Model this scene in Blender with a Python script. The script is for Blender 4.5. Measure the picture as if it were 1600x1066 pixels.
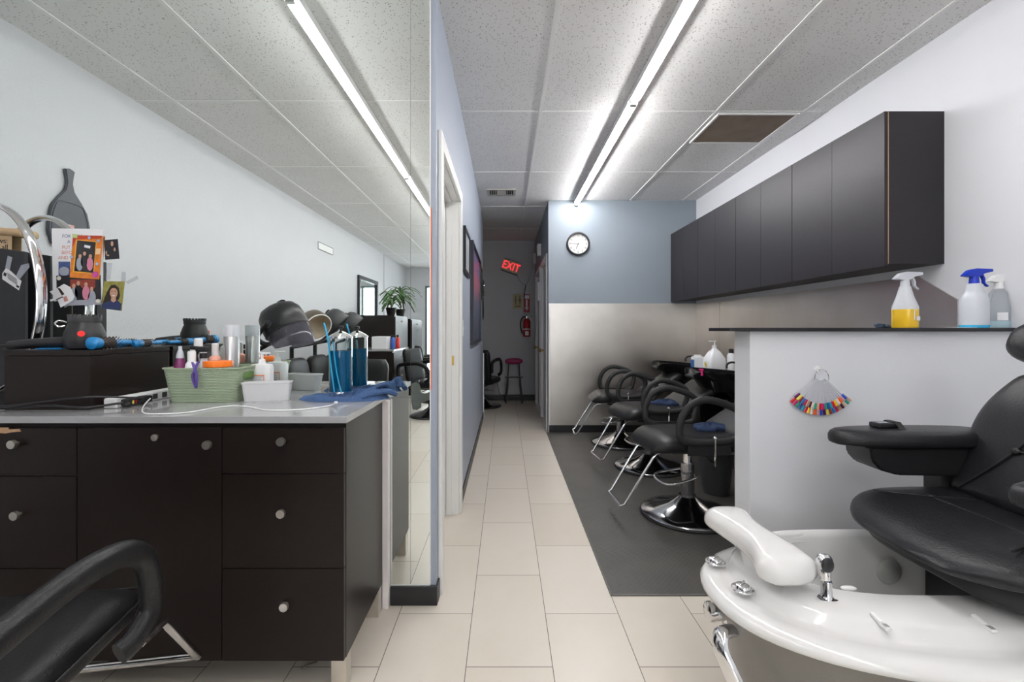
import bpy, bmesh, math, random
from mathutils import Vector, Matrix, Euler
random.seed(7)
D = bpy.data
for o in list(D.objects): D.objects.remove(o)
SC = bpy.context.scene
COL = SC.collection
PI = math.pi
# ------------------------------------------------------------------ camera, world, exposure
F = 722.0; VX = 790.0; VY = 515.0; CH = 1.19
cam = D.cameras.new('camera'); camo = D.objects.new('camera', cam); COL.objects.link(camo)
camo.location = (0, 0, CH); camo.rotation_euler = (PI/2, 0, 0)
cam.sensor_width = 36; cam.lens = F*36/1600; cam.shift_x = (800-VX)/1600; cam.shift_y = (VY-533)/1600
cam.clip_start = .02; cam.clip_end = 60
SC.camera = camo
w = D.worlds.new('world'); SC.world = w; w.use_nodes = True
w.node_tree.nodes['Background'].inputs[0].default_value = (.93, .95, 1, 1)
w.node_tree.nodes['Background'].inputs[1].default_value = 3.6
SC.view_settings.view_transform = 'Standard'; SC.view_settings.look = 'None'
SC.view_settings.exposure = 0.77; SC.view_settings.gamma = 1; SC.view_settings.use_curve_mapping = False
TUBE = 42.0          # brightness of the fluorescent tubes
MY = 2.0             # plane of the wall mirror
ZC = 2.68            # ceiling
def P(px, py, Y): return Vector(((px-VX)*Y/F, Y, CH+(VY-py)*Y/F))
def V(px, py, Yv):
    p = P(px, py, Yv); return Vector((p.x, 2*MY-Yv, p.z))
# ------------------------------------------------------------------ materials
MATS = {}
def nmat(name):
    m = D.materials.new(name); m.use_nodes = True
    return m, m.node_tree, m.node_tree.nodes['Principled BSDF']
def mat(name, col, rough=.5, metal=0, noise=0, nscale=40, bump=0, bscale=200, coat=0, trans=0, ior=1.45, alpha=1, emit=None, estr=0, spec=.5, sss=0, stretch=None):
    if name in MATS: return MATS[name]
    m, t, b = nmat(name)
    b.inputs['Base Color'].default_value = (*col, 1); b.inputs['Roughness'].default_value = rough
    b.inputs['Metallic'].default_value = metal; b.inputs['Coat Weight'].default_value = coat
    b.inputs['Transmission Weight'].default_value = trans; b.inputs['IOR'].default_value = ior
    b.inputs['Alpha'].default_value = alpha; b.inputs['Specular IOR Level'].default_value = spec
    if emit: b.inputs['Emission Color'].default_value = (*emit, 1); b.inputs['Emission Strength'].default_value = estr
    tc = t.nodes.new('ShaderNodeTexCoord'); src = tc.outputs['Object']
    if stretch:
        mp = t.nodes.new('ShaderNodeMapping'); mp.inputs['Scale'].default_value = stretch
        t.links.new(src, mp.inputs[0]); src = mp.outputs[0]
    if noise:
        n = t.nodes.new('ShaderNodeTexNoise'); n.inputs['Scale'].default_value = nscale; n.inputs['Detail'].default_value = 4
        t.links.new(src, n.inputs['Vector'])
        mx = t.nodes.new('ShaderNodeMix'); mx.data_type = 'RGBA'
        mx.inputs[6].default_value = (*[max(0, c*(1-noise)) for c in col], 1); mx.inputs[7].default_value = (*[min(1, c*(1+noise)) for c in col], 1)
        t.links.new(n.outputs['Fac'], mx.inputs[0]); t.links.new(mx.outputs[2], b.inputs['Base Color'])
    if bump:
        n = t.nodes.new('ShaderNodeTexNoise'); n.inputs['Scale'].default_value = bscale; n.inputs['Detail'].default_value = 3
        t.links.new(src, n.inputs['Vector'])
        bp = t.nodes.new('ShaderNodeBump'); bp.inputs['Strength'].default_value = bump; bp.inputs['Distance'].default_value = .004
        t.links.new(n.outputs['Fac'], bp.inputs['Height']); t.links.new(bp.outputs[0], b.inputs['Normal'])
    MATS[name] = m; return m
def math_node(t, op, a, b=None, c=None):
    n = t.nodes.new('ShaderNodeMath'); n.operation = op
    for i, v in enumerate((a, b, c)):
        if v is None: continue
        if isinstance(v, (int, float)): n.inputs[i].default_value = v
        else: t.links.new(v, n.inputs[i])
    return n.outputs[0]
# wall paints
WHITE = mat('white_wall_paint', (.72, .73, .76), .55, noise=.015, nscale=3, bump=.12, bscale=60)
WHITE_L = mat('rough_white_plaster', (.62, .63, .655), .6, noise=.02, nscale=5, bump=.55, bscale=55)
BLUE = mat('blue_grey_paint', (.26, .30, .34), .5, noise=.03, nscale=2, bump=.1, bscale=80)
LAV = mat('corridor_blue_paint', (.33, .37, .44), .45, noise=.02, nscale=3, bump=.1, bscale=90)
GREYW = mat('grey_end_wall_paint', (.50, .50, .52), .6, noise=.03, nscale=3, bump=.25, bscale=30)
TRIM = mat('white_gloss_trim', (.83, .83, .81), .3, noise=.03, nscale=8)
PINKB = mat('off_white_board', (.78, .73, .71), .5, noise=.04, nscale=6)
BASEB = mat('black_vinyl_base', (.018, .018, .02), .4, noise=.2, nscale=20)
# steel
def steel():
    m, t, b = nmat('brushed_steel'); MATS['steel'] = m
    b.inputs['Metallic'].default_value = 1; b.inputs['Anisotropic'].default_value = .35
    tc = t.nodes.new('ShaderNodeTexCoord')
    n = t.nodes.new('ShaderNodeTexNoise'); n.inputs['Scale'].default_value = 2.2; n.inputs['Detail'].default_value = 5
    t.links.new(tc.outputs['Object'], n.inputs['Vector'])
    mp = t.nodes.new('ShaderNodeMapping'); mp.inputs['Scale'].default_value = (1.5, 1.5, 220); t.links.new(tc.outputs['Object'], mp.inputs[0])
    n2 = t.nodes.new('ShaderNodeTexNoise'); n2.inputs['Scale'].default_value = 4; n2.inputs['Detail'].default_value = 4; t.links.new(mp.outputs[0], n2.inputs['Vector'])
    r = t.nodes.new('ShaderNodeValToRGB'); r.color_ramp.elements[0].color = (.50, .455, .405, 1); r.color_ramp.elements[1].color = (.82, .775, .73, 1)
    t.links.new(n.outputs['Fac'], r.inputs[0]); t.links.new(r.outputs[0], b.inputs['Base Color'])
    a = math_node(t, 'MULTIPLY_ADD', n.outputs['Fac'], .16, .20); a = math_node(t, 'MULTIPLY_ADD', n2.outputs['Fac'], .12, a)
    t.links.new(a, b.inputs['Roughness'])
    bp = t.nodes.new('ShaderNodeBump'); bp.inputs['Strength'].default_value = .25; bp.inputs['Distance'].default_value = .02
    t.links.new(n.outputs['Fac'], bp.inputs['Height']); t.links.new(bp.outputs[0], b.inputs['Normal'])
    return m
STEEL = steel()
LAM = mat('espresso_laminate', (.0105, .0062, .0052), .36, spec=.38, noise=.35, nscale=30, stretch=(1, 1, 9), bump=.05, bscale=300)
LAMT = mat('charcoal_laminate', (.020, .0175, .021), .42, spec=.4, noise=.25, nscale=30, stretch=(1, 1, 9))
LAMEDGE = mat('laminate_edge', (.45, .28, .16), .6, noise=.2)
QUARTZ = mat('grey_quartz', (.36, .36, .37), .12, noise=.10, nscale=250, coat=.3)
KNOB = mat('brushed_nickel', (.66, .63, .58), .3, metal=1, noise=.05)
CHROME = mat('chrome', (.82, .82, .83), .08, metal=1, noise=.01)
DCHROME = mat('worn_dark_chrome', (.36, .36, .37), .14, metal=1, noise=.15, nscale=8)
LEATHER = mat('black_leather', (.011, .011, .012), .36, spec=.4, noise=.2, nscale=60, bump=.25, bscale=260)
LEATHER2 = mat('soft_black_leather', (.014, .0145, .017), .33, spec=.45, noise=.15, nscale=30, bump=.3, bscale=180)
BPLAST = mat('black_plastic', (.016, .016, .018), .35, noise=.1, nscale=50)
BGLOSS = mat('gloss_black', (.008, .008, .009), .12, noise=.1, nscale=20)
DGREY = mat('dark_grey_plastic', (.055, .057, .06), .4, noise=.1, nscale=50)
RUBBER = mat('black_rubber', (.02, .02, .02), .6, noise=.1)
ACRYL = mat('white_acrylic', (.74, .735, .72), .12, noise=.01, coat=.5)
ACRYLW = mat('cream_acrylic', (.84, .80, .74), .18, noise=.01, coat=.3)
GREYTUB = mat('metallic_grey_shell', (.26, .25, .24), .32, metal=.55, noise=.08, nscale=300)
WPLAST = mat('white_plastic', (.82, .82, .82), .35, noise=.02)
TPLAST = mat('translucent_plastic', (.80, .83, .88), .3, noise=.02, trans=.35)
CLEARP = mat('clear_plastic', (.80, .84, .88), .12, noise=.01, trans=.75, ior=1.2)
GLASSM = mat('clear_glass', (.92, .97, .97), .03, noise=.005, trans=1, ior=1.2)
MIRRORM = mat('mirror_glass', (.86, .90, .88), .0, metal=1, noise=.005, nscale=1)
GOLD = mat('brass', (.75, .52, .18), .2, metal=1, noise=.05)
ORANGE = mat('orange_plastic', (.95, .20, .01), .4, noise=.03)
RED = mat('red_paint', (.45, .01, .012), .3, noise=.05)
WOODT = mat('tan_wood', (.62, .44, .26), .6, noise=.15, nscale=12, stretch=(1, 8, 8))
def EMITW(k): return mat('lit_tube_%d' % round(100*k), (1, 1, 1), .4, emit=(1, .985, .985), estr=TUBE*k)
def floor_mat():
    m, t, b = nmat('cream_floor_tiles'); MATS['floor'] = m
    g = t.nodes.new('ShaderNodeNewGeometry'); s = t.nodes.new('ShaderNodeSeparateXYZ'); t.links.new(g.outputs['Position'], s.inputs[0])
    u = math_node(t, 'MULTIPLY', math_node(t, 'ADD', s.outputs[0], .1396), 1/.3055)
    ci = math_node(t, 'FLOOR', u); fu = math_node(t, 'SUBTRACT', u, ci)
    par = math_node(t, 'FLOORED_MODULO', ci, 2)
    v = math_node(t, 'MULTIPLY', math_node(t, 'SUBTRACT', s.outputs[1], 1.649-6.1), 1/.608)
    v = math_node(t, 'SUBTRACT', v, math_node(t, 'MULTIPLY', par, .503))
    vi = math_node(t, 'FLOOR', v); fv = math_node(t, 'SUBTRACT', v, vi)
    eu = math_node(t, 'MINIMUM', fu, math_node(t, 'SUBTRACT', 1, fu)); ev = math_node(t, 'MINIMUM', fv, math_node(t, 'SUBTRACT', 1, fv))
    d = math_node(t, 'MINIMUM', math_node(t, 'MULTIPLY', eu, .3055), math_node(t, 'MULTIPLY', ev, .608))
    grout = math_node(t, 'LESS_THAN', d, .0013)
    cv = t.nodes.new('ShaderNodeCombineXYZ'); t.links.new(ci, cv.inputs[0]); t.links.new(vi, cv.inputs[1])
    wn = t.nodes.new('ShaderNodeTexWhiteNoise'); t.links.new(cv.outputs[0], wn.inputs[0])
    n = t.nodes.new('ShaderNodeTexNoise'); n.inputs['Scale'].default_value = 5; n.inputs['Detail'].default_value = 6; n.inputs['Roughness'].default_value = .65
    t.links.new(g.outputs['Position'], n.inputs['Vector'])
    f = math_node(t, 'ADD', math_node(t, 'MULTIPLY', wn.outputs[0], .45), math_node(t, 'MULTIPLY', n.outputs['Fac'], .6))
    r = t.nodes.new('ShaderNodeValToRGB'); r.color_ramp.elements[0].color = (.62, .55, .46, 1); r.color_ramp.elements[1].color = (.71, .66, .585, 1)
    r.color_ramp.elements[0].position = .1; r.color_ramp.elements[1].position = .9
    t.links.new(f, r.inputs[0])
    mx = t.nodes.new('ShaderNodeMix'); mx.data_type = 'RGBA'; mx.inputs[7].default_value = (.07, .06, .05, 1)
    t.links.new(grout, mx.inputs[0]); t.links.new(r.outputs[0], mx.inputs[6]); t.links.new(mx.outputs[2], b.inputs['Base Color'])
    t.links.new(math_node(t, 'MULTIPLY_ADD', n.outputs['Fac'], .25, .22), b.inputs['Roughness'])
    return m
FLOORM = floor_mat()
def ceil_mat():
    m, t, b = nmat('fissured_ceiling_tile'); MATS['ceil'] = m
    g = t.nodes.new('ShaderNodeNewGeometry')
    wp = t.nodes.new('ShaderNodeTexNoise'); wp.inputs['Scale'].default_value = 9; t.links.new(g.outputs['Position'], wp.inputs['Vector'])
    va = t.nodes.new('ShaderNodeVectorMath'); va.operation = 'MULTIPLY_ADD'; va.inputs[1].default_value = (.06, .06, 0)
    t.links.new(wp.outputs['Color'], va.inputs[0]); t.links.new(g.outputs['Position'], va.inputs[2])
    outs = []
    for sc, th in (((95, 38, 1), .19), ((40, 100, 1), .17)):
        mp = t.nodes.new('ShaderNodeMapping'); mp.inputs['Scale'].default_value = sc; t.links.new(va.outputs[0], mp.inputs[0])
        vo = t.nodes.new('ShaderNodeTexVoronoi'); vo.inputs['Scale'].default_value = 1; t.links.new(mp.outputs[0], vo.inputs['Vector'])
        keep = math_node(t, 'GREATER_THAN', vo.outputs['Color'], .35)
        outs.append(math_node(t, 'MULTIPLY', math_node(t, 'LESS_THAN', vo.outputs['Distance'], th), keep))
    hole = math_node(t, 'MAXIMUM', outs[0], outs[1])
    n = t.nodes.new('ShaderNodeTexNoise'); n.inputs['Scale'].default_value = 2; t.links.new(g.outputs['Position'], n.inputs['Vector'])
    r = t.nodes.new('ShaderNodeValToRGB'); r.color_ramp.elements[0].color = (.77, .765, .76, 1); r.color_ramp.elements[1].color = (.87, .865, .86, 1)
    t.links.new(n.outputs['Fac'], r.inputs[0])
    mx = t.nodes.new('ShaderNodeMix'); mx.data_type = 'RGBA'; mx.inputs[7].default_value = (.36, .34, .32, 1)
    t.links.new(hole, mx.inputs[0]); t.links.new(r.outputs[0], mx.inputs[6]); t.links.new(mx.outputs[2], b.inputs['Base Color'])
    b.inputs['Roughness'].default_value = .9
    return m
CEILM = ceil_mat()
TBAR = mat('white_tee_bar', (.85, .85, .84), .5, noise=.03)
def mat_mat():
    m, t, b = nmat('ribbed_rubber_mat'); MATS['mat'] = m
    g = t.nodes.new('ShaderNodeNewGeometry')
    ck = t.nodes.new('ShaderNodeTexVoronoi'); ck.inputs['Scale'].default_value = 1; ck.inputs['Randomness'].default_value = .15
    mp = t.nodes.new('ShaderNodeMapping'); mp.inputs['Scale'].default_value = (45, 70, 1); mp.inputs['Rotation'].default_value = (0, 0, .5)
    t.links.new(g.outputs['Position'], mp.inputs[0]); t.links.new(mp.outputs[0], ck.inputs['Vector'])
    n = t.nodes.new('ShaderNodeTexNoise'); n.inputs['Scale'].default_value = 4; n.inputs['Detail'].default_value = 5; t.links.new(g.outputs['Position'], n.inputs['Vector'])
    r = t.nodes.new('ShaderNodeValToRGB'); r.color_ramp.elements[0].color = (.045, .043, .038, 1); r.color_ramp.elements[1].color = (.10, .095, .085, 1)
    t.links.new(n.outputs['Fac'], r.inputs[0]); t.links.new(r.outputs[0], b.inputs['Base Color'])
    b.inputs['Roughness'].default_value = .48
    bp = t.nodes.new('ShaderNodeBump'); bp.inputs['Strength'].default_value = .6; bp.inputs['Distance'].default_value = .003
    t.links.new(ck.outputs['Distance'], bp.inputs['Height']); t.links.new(bp.outputs[0], b.inputs['Normal'])
    return m
MATM = mat_mat()
# ------------------------------------------------------------------ mesh helpers
class MB:
    def __init__(s): s.bm = bmesh.new(); s.bev = False
    def merge(s, tmp, M=None):
        if M is not None: bmesh.ops.transform(tmp, matrix=M, verts=tmp.verts)
        me = D.meshes.new('t'); tmp.to_mesh(me); tmp.free(); s.bm.from_mesh(me); D.meshes.remove(me); return s
    def box(s, c, size, bev=0, seg=2, rot=None):
        t = bmesh.new(); bmesh.ops.create_cube(t, size=1)
        bmesh.ops.scale(t, vec=size, verts=t.verts)
        if bev: s.bev = True; bmesh.ops.bevel(t, geom=list(t.edges), offset=min(bev, .49*min(size)), segments=seg, affect='EDGES', profile=.5)
        M = Matrix.Translation(Vector(c))
        if rot: M = M @ Euler(rot).to_matrix().to_4x4()
        return s.merge(t, M)
    def b2(s, x0, x1, y0, y1, z0, z1, bev=0, seg=2):
        return s.box(((x0+x1)/2, (y0+y1)/2, (z0+z1)/2), (abs(x1-x0), abs(y1-y0), abs(z1-z0)), bev, seg)
    def cyl(s, p0, p1, r0, r1=None, n=24):
        p0 = Vector(p0); p1 = Vector(p1); d = p1-p0
        t = bmesh.new(); bmesh.ops.create_cone(t, cap_ends=True, segments=n, radius1=r0, radius2=r0 if r1 is None else r1, depth=d.length)
        q = Vector((0, 0, 1)).rotation_difference(d.normalized())
        return s.merge(t, Matrix.Translation((p0+p1)/2) @ q.to_matrix().to_4x4())
    def loft(s, rings, caps=True, closed=True):
        t = bmesh.new(); vs = [[t.verts.new(p) for p in r] for r in rings]; n = len(vs[0])
        for a, b in zip(vs, vs[1:]):
            for i in range(n if closed else n-1):
                j = (i+1) % n
                try: t.faces.new((a[i], a[j], b[j], b[i]))
                except ValueError: pass
        if caps:
            for r in (vs[0][::-1], vs[-1]):
                try: t.faces.new(r)
                except ValueError: pass
        bmesh.ops.remove_doubles(t, verts=t.verts, dist=1e-6)
        bmesh.ops.recalc_face_normals(t, faces=t.faces)
        return s.merge(t)
    def lathe(s, prof, loc=(0, 0, 0), n=40, q=None, caps=True):
        loc = Vector(loc); rings = []
        for r, z in prof:
            ring = []
            for i in range(n):
                a = 2*PI*i/n; v = Vector((max(r, 1e-4)*math.cos(a), max(r, 1e-4)*math.sin(a), z))
                if q is not None: v = q @ v
                ring.append(v+loc)
            rings.append(ring)
        return s.loft(rings, caps)
    def tube(s, pts, r, n=10, closed=False, smooth=0, flat=1.0, up=None, caps=True):
        pts = [Vector(p) for p in pts]
        if smooth: pts = spline(pts, smooth, closed)
        m = len(pts); rings = []; nrm = None
        for i, p in enumerate(pts):
            if closed: tg = pts[(i+1) % m]-pts[i-1]
            else: tg = pts[min(i+1, m-1)]-pts[max(i-1, 0)]
            if tg.length < 1e-9: tg = Vector((0, 0, 1))
            tg.normalize()
            if up is not None: nrm = Vector(up)-tg*Vector(up).dot(tg)
            elif nrm is None:
                a = Vector((0, 0, 1)) if abs(tg.z) < .9 else Vector((1, 0, 0)); nrm = a-tg*a.dot(tg)
            else: nrm = nrm-tg*nrm.dot(tg)
            nrm.normalize(); bn = tg.cross(nrm)
            rr = r(i/(m-1)) if callable(r) else r
            rings.append([p+nrm*(rr*math.cos(2*PI*k/n))+bn*(rr*flat*math.sin(2*PI*k/n)) for k in range(n)])
        if closed: rings.append(rings[0])
        return s.loft(rings, caps and not closed)
    def sq(s, c, size, e=(4, 4), n=32, q=None):        # superellipsoid, half sizes
        rings = []
        def sp(v, p): return math.copysign(abs(v)**p, v)
        for i in range(n//2+1):
            ph = -PI/2+PI*i/(n//2)
            cz = sp(math.cos(ph), 2/e[1]); z = sp(math.sin(ph), 2/e[1]); ring = []
            for k in range(n):
                a = 2*PI*k/n
                v = Vector((size[0]*cz*sp(math.cos(a), 2/e[0]), size[1]*cz*sp(math.sin(a), 2/e[0]), size[2]*z))
                if q is not None: v = q @ v
                ring.append(v+Vector(c))
            rings.append(ring)
        return s.loft(rings, False)
    def prism(s, pts, d0, d1, axis='y', M=None, bev=0):   # 2d outline, extruded along axis
        f = {'y': lambda a, b, d: (a, d, b), 'x': lambda a, b, d: (d, a, b), 'z': lambda a, b, d: (a, b, d)}[axis]
        t = bmesh.new()
        A = [t.verts.new(f(a, b, d0)) for a, b in pts]; B = [t.verts.new(f(a, b, d1)) for a, b in pts]
        n = len(pts); t.faces.new(A); t.faces.new(B[::-1])
        for i in range(n): t.faces.new((A[i], B[i], B[(i+1) % n], A[(i+1) % n]))
        bmesh.ops.recalc_face_normals(t, faces=t.faces)
        if bev: bmesh.ops.bevel(t, geom=list(t.edges), offset=bev, segments=2, affect='EDGES')
        return s.merge(t, M)
    def build(s, name, material, parent=None, angle=40, M=None):
        if M is not None: bmesh.ops.transform(s.bm, matrix=M, verts=s.bm.verts)
        me = D.meshes.new(name); s.bm.to_mesh(me); s.bm.free()
        me.materials.append(material)
        for p in me.polygons: p.use_smooth = True
        me.set_sharp_from_angle(angle=math.radians(angle))
        o = D.objects.new(name, me); COL.objects.link(o)
        if parent is not None: o.parent = parent
        if s.bev: w_ = o.modifiers.new('weighted', 'WEIGHTED_NORMAL'); w_.keep_sharp = True; w_.weight = 80
        return o
def spline(pts, k, closed=False):
    n = len(pts); out = []
    rng = range(n if closed else n-1)
    for i in rng:
        if closed: a, b, c, d = pts[(i-1) % n], pts[i], pts[(i+1) % n], pts[(i+2) % n]
        else: a, b, c, d = pts[max(i-1, 0)], pts[i], pts[i+1], pts[min(i+2, n-1)]
        for j in range(k):
            t = j/k
            out.append(.5*((2*b)+(c-a)*t+(2*a-5*b+4*c-d)*t*t+(3*b-a-3*c+d)*t**3))
    if not closed: out.append(pts[-1])
    return out
def box1(name, material, parent, *a, bev=0, seg=2): return MB().b2(*a, bev=bev, seg=seg).build(name, material, parent)
def tag(o, label, cat, group=None, kind=None):
    o['label'] = label; o['category'] = cat
    if group: o['group'] = group
    if kind: o['kind'] = kind
    return o
def thing(name, label, cat, loc=(0, 0, 0), rz=0, group=None):
    o = D.objects.new(name, None); COL.objects.link(o); o.location = loc; o.rotation_euler = (0, 0, rz); o.empty_display_size = .05
    return tag(o, label, cat, group)
def struct(o): o['kind'] = 'structure'; return o
def dup(o, parent=None):
    c = o.copy(); COL.objects.link(c)
    if parent is not None: c.parent = parent
    for ch in list(o.children): dup(ch, c)
    return c
def text(s, size, material, parent, loc, rot=(PI/2, 0, 0), name='lettering', align='CENTER', ext=.0004, sx=1):
    cu = D.curves.new('t', 'FONT'); cu.body = s; cu.size = size; cu.align_x = align; cu.align_y = 'CENTER'; cu.extrude = ext
    to = D.objects.new('t', cu); COL.objects.link(to)
    bpy.context.view_layer.update()
    me = D.meshes.new_from_object(to.evaluated_get(bpy.context.evaluated_depsgraph_get()))
    D.objects.remove(to); D.curves.remove(cu)
    me.transform(Matrix.Translation(Vector(loc)) @ Euler(rot).to_matrix().to_4x4() @ Matrix.Scale(sx, 4, (1, 0, 0)))
    me.materials.clear(); me.materials.append(material)
    o = D.objects.new(name, me); COL.objects.link(o)
    if parent is not None: o.parent = parent
    return o
def label(o, s): o['label'] = s; return o
# ================================================================== THE ROOM
XL, XR, YB, YF, YE = -2.41, 2.20, -7.2, 5.33, 7.75
PWX = -.302          # corridor face of the partition
struct(box1('floor', FLOORM, None, XL-.1, XR+.1, YB-.1, YE+.1, -.05, 0))
# ceiling: lay-in tiles with white tee bars
c = MB(); gx = [-2.16, -1.56, -.96, -.36, .24, .84, 1.44, 2.04]; gy = [-6.33, -5.11, -3.89, -2.67, -1.45, -.23, .99, 2.02, 3.156, 4.37, 5.59, 6.81]
c.b2(XL-.1, XR+.1, YB-.1, YE+.1, ZC, ZC+.05)
ceiling = struct(c.build('ceiling', CEILM))
t = MB()
for x in gx: t.b2(x-.011, x+.011, YB, YE, ZC-.004, ZC+.001)
for y in gy: t.b2(XL, XR, y-.009, y+.009, ZC-.0035, ZC+.001)
ceiling_bars = struct(t.build('ceiling_grid', TBAR, ceiling))
struct(box1('wall_left', WHITE_L, None, XL-.1, XL, YB-.1, 2.125, 0, ZC))
struct(box1('wall_right', WHITE, None, XR, XR+.1, YB-.1, YF+.12, 0, ZC))
# partition behind the mirror, and the corridor wall with its doorway
p = MB(); p.b2(XL, PWX, 2.006, 2.125, 0, ZC); struct(p.build('wall_mirror', LAV))
p = MB(); p.b2(PWX-.12, PWX, 2.125, 2.99, 2.03, ZC); p.b2(PWX-.12, PWX, 2.99, 6.2, 0, ZC)
struct(p.build('wall_corridor', LAV))
struct(box1('wall_back', BLUE, None, .4935, XR, YF, YF+.12, 0, ZC))
p = MB(); p.b2(.4935, .60, YF+.12, 5.52, 0, ZC); p.b2(.4935, .60, 5.52, 6.30, 2.03, ZC); p.b2(.4935, .60, 6.30, 6.62, 0, ZC); p.b2(.4935, .60, 6.62, 7.4, 2.03, ZC); p.b2(.4935, .60, 7.4, YE, 0, ZC)
struct(p.build('wall_passage', BLUE))
struct(box1('wall_end', GREYW, None, -1.6, .62, YE, YE+.1, 0, ZC))
p = MB(); p.b2(-1.7, -1.6, 6.2, YE+.1, 0, ZC); p.b2(-1.7, PWX-.12, 6.1, 6.2, 0, ZC); struct(p.build('wall_alcove', GREYW))
# shopfront behind the camera: wall with windows and a door
p = MB(); p.b2(XL, XR, YB-.1, YB, 2.25, ZC); p.b2(XL, -1.95, YB-.1, YB, 0, 2.25); p.b2(-.75, -.6, YB-.1, YB, 0, 2.25); p.b2(1.9, XR, YB-.1, YB, 0, 2.25)
p.b2(-.6, 1.9, YB-.1, YB, 0, .5)
struct(p.build('wall_front', WHITE))
FR = mat('grey_green_metal', (.22, .26, .27), .4, metal=.4, noise=.05)
def window(name, x0, x1, z0, z1, mull, gl=True):
    m = MB(); w_ = .05
    m.b2(x0, x1, YB-.08, YB+.02, z1-w_, z1, .004); m.b2(x0, x1, YB-.08, YB+.02, z0, z0+w_, .004)
    for x in [x0]+mull+[x1-w_]: m.b2(x, x+w_, YB-.08, YB+.02, z0+w_, z1-w_, .004)
    o = struct(m.build(name, FR))
    g = struct(box1('glass_pane', GLASSM, o, x0+w_, x1-w_, YB-.035, YB-.03, z0+w_, z1-w_)); return o
window('window_1', -.6, 1.9, .5, 2.25, [.6])
dr = window('door_1', -1.95, -.75, .0, 2.25, [-1.35])
struct(MB().tube([(-1.28, YB+.03, .95), (-1.28, YB+.07, .97), (-1.28, YB+.07, 1.28), (-1.28, YB+.03, 1.3)], .012).build('door_handle', CHROME, dr))
# pony wall between pedicure chair and the wash stations
struct(box1('wall_low', WHITE, None, 1.02, XR, 1.93, 2.06, 0, 1.183, bev=.004))
top = struct(MB().b2(.92, XR, 1.895, 2.095, 1.183, 1.197, .002).build('trim_1', mat('black_stone_cap', (.012, .011, .014), .3, noise=.3, nscale=30)))
# doorway trim in the corridor wall
t = MB(); y0, y1 = 2.065, 3.055
t.b2(PWX, PWX+.018, y0, y0+.068, 0, 2.085, .004); t.b2(PWX, PWX+.018, y1-.068, y1, 0, 2.085, .004); t.b2(PWX, PWX+.0175, y0+.068, y1-.068, 2.017, 2.085, .004)
t.b2(PWX-.12, PWX, 2.127, 2.137, 0, 2.03); t.b2(PWX-.12, PWX, 2.975, 2.99, 0, 2.03); t.b2(PWX-.12, PWX, 2.137, 2.975, 2.015, 2.03)
t.b2(PWX-.08, PWX-.045, 2.963, 2.976, 0, 2.015, .002); t.b2(PWX-.08, PWX-.045, 2.137, 2.963, 2.003, 2.016)
struct(t.build('trim_2', TRIM))
d = struct(MB().b2(PWX-.118, PWX-.082, 2.14, 2.972, .008, 2.012, .002).build('door_2', TRIM))
struct(MB().cyl((PWX-.082, 2.21, .93), (PWX-.04, 2.21, .93), .012).sq((PWX-.03, 2.21, .93), (.022, .027, .027), (2, 2), 16).build('door_knob', GOLD, d))
struct(MB().b2(PWX-.06, PWX-.03, 2.9735, 2.9765, .96, 1.02).b2(PWX-.05, PWX-.04, 2.971, 2.975, .975, 1.0).build('strike_plate', GOLD))
# passage doors on the right
def pdoor(nm, ya, yb, tn):
    t = MB()
    x = .4935
    t.b2(x-.016, x, ya-.065, ya, 0, 2.09, .003); t.b2(x-.016, x, yb, yb+.065, 0, 2.09, .003); t.b2(x-.0155, x, ya, yb, 2.03, 2.09, .003)
    t.b2(x, x+.1, ya, ya+.012, 0, 2.03); t.b2(x, x+.1, yb-.012, yb, 0, 2.03); t.b2(x, x+.1, ya+.012, yb-.012, 2.018, 2.03)
    struct(t.build(tn, TRIM))
    d = struct(MB().b2(x+.022, x+.06, ya+.014, yb-.014, .008, 2.016, .002).build(nm, mat('grey_door_paint', (.55, .53, .51), .4, noise=.03)))
    struct(MB().cyl((x+.022, yb-.08, .91), (x-.02, yb-.08, .91), .012).sq((x-.03, yb-.08, .91), (.02, .028, .028), (2, 2), 16).build('door_knob', GOLD, d))
pdoor('door_3', 5.52, 6.30, 'trim_3'); pdoor('door_4', 6.62, 7.4, 'trim_4')
# baseboards
def bb(name, *a): struct(box1(name, BASEB, None, *a, bev=.003))
bb('baseboard_partition_end', -.497, PWX+.008, 1.988, 2.008, 0, .082)
bb('baseboard_partition_corner', PWX-.0005, PWX+.009, 2.008, 2.064, 0, .082)
bb('baseboard_corridor', PWX, PWX+.008, 3.056, 6.2, 0, .085)
bb('baseboard_back', .50, XR-.004, YF-.010, YF, 0, .088)
bb('baseboard_right', XR-.010, XR, 2.07, YF-.01, 0, .088)
bb('baseboard_end', -1.6, .49, YE-.01, YE, 0, .1)
bb('baseboard_passage', .484, .4935, 6.37, 6.55, 0, .1)
bb('baseboard_low', 1.013, 1.02, 1.93, 2.06, 0, .088)
bb('baseboard_left', XL, XL+.01, YB, 1.9, 0, .088)
bb('baseboard_rear_right', XR-.01, XR, YB, 1.92, 0, .088)
struct(MB().b2(-.525, -.499, 1.964, 2.006, 0, .886, .002).build('trim_5', PINKB))
struct(MB().b2(PWX-.02, PWX+.012, 6.2, 6.235, 0, .87, .002).build('trim_6', TRIM))
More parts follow.
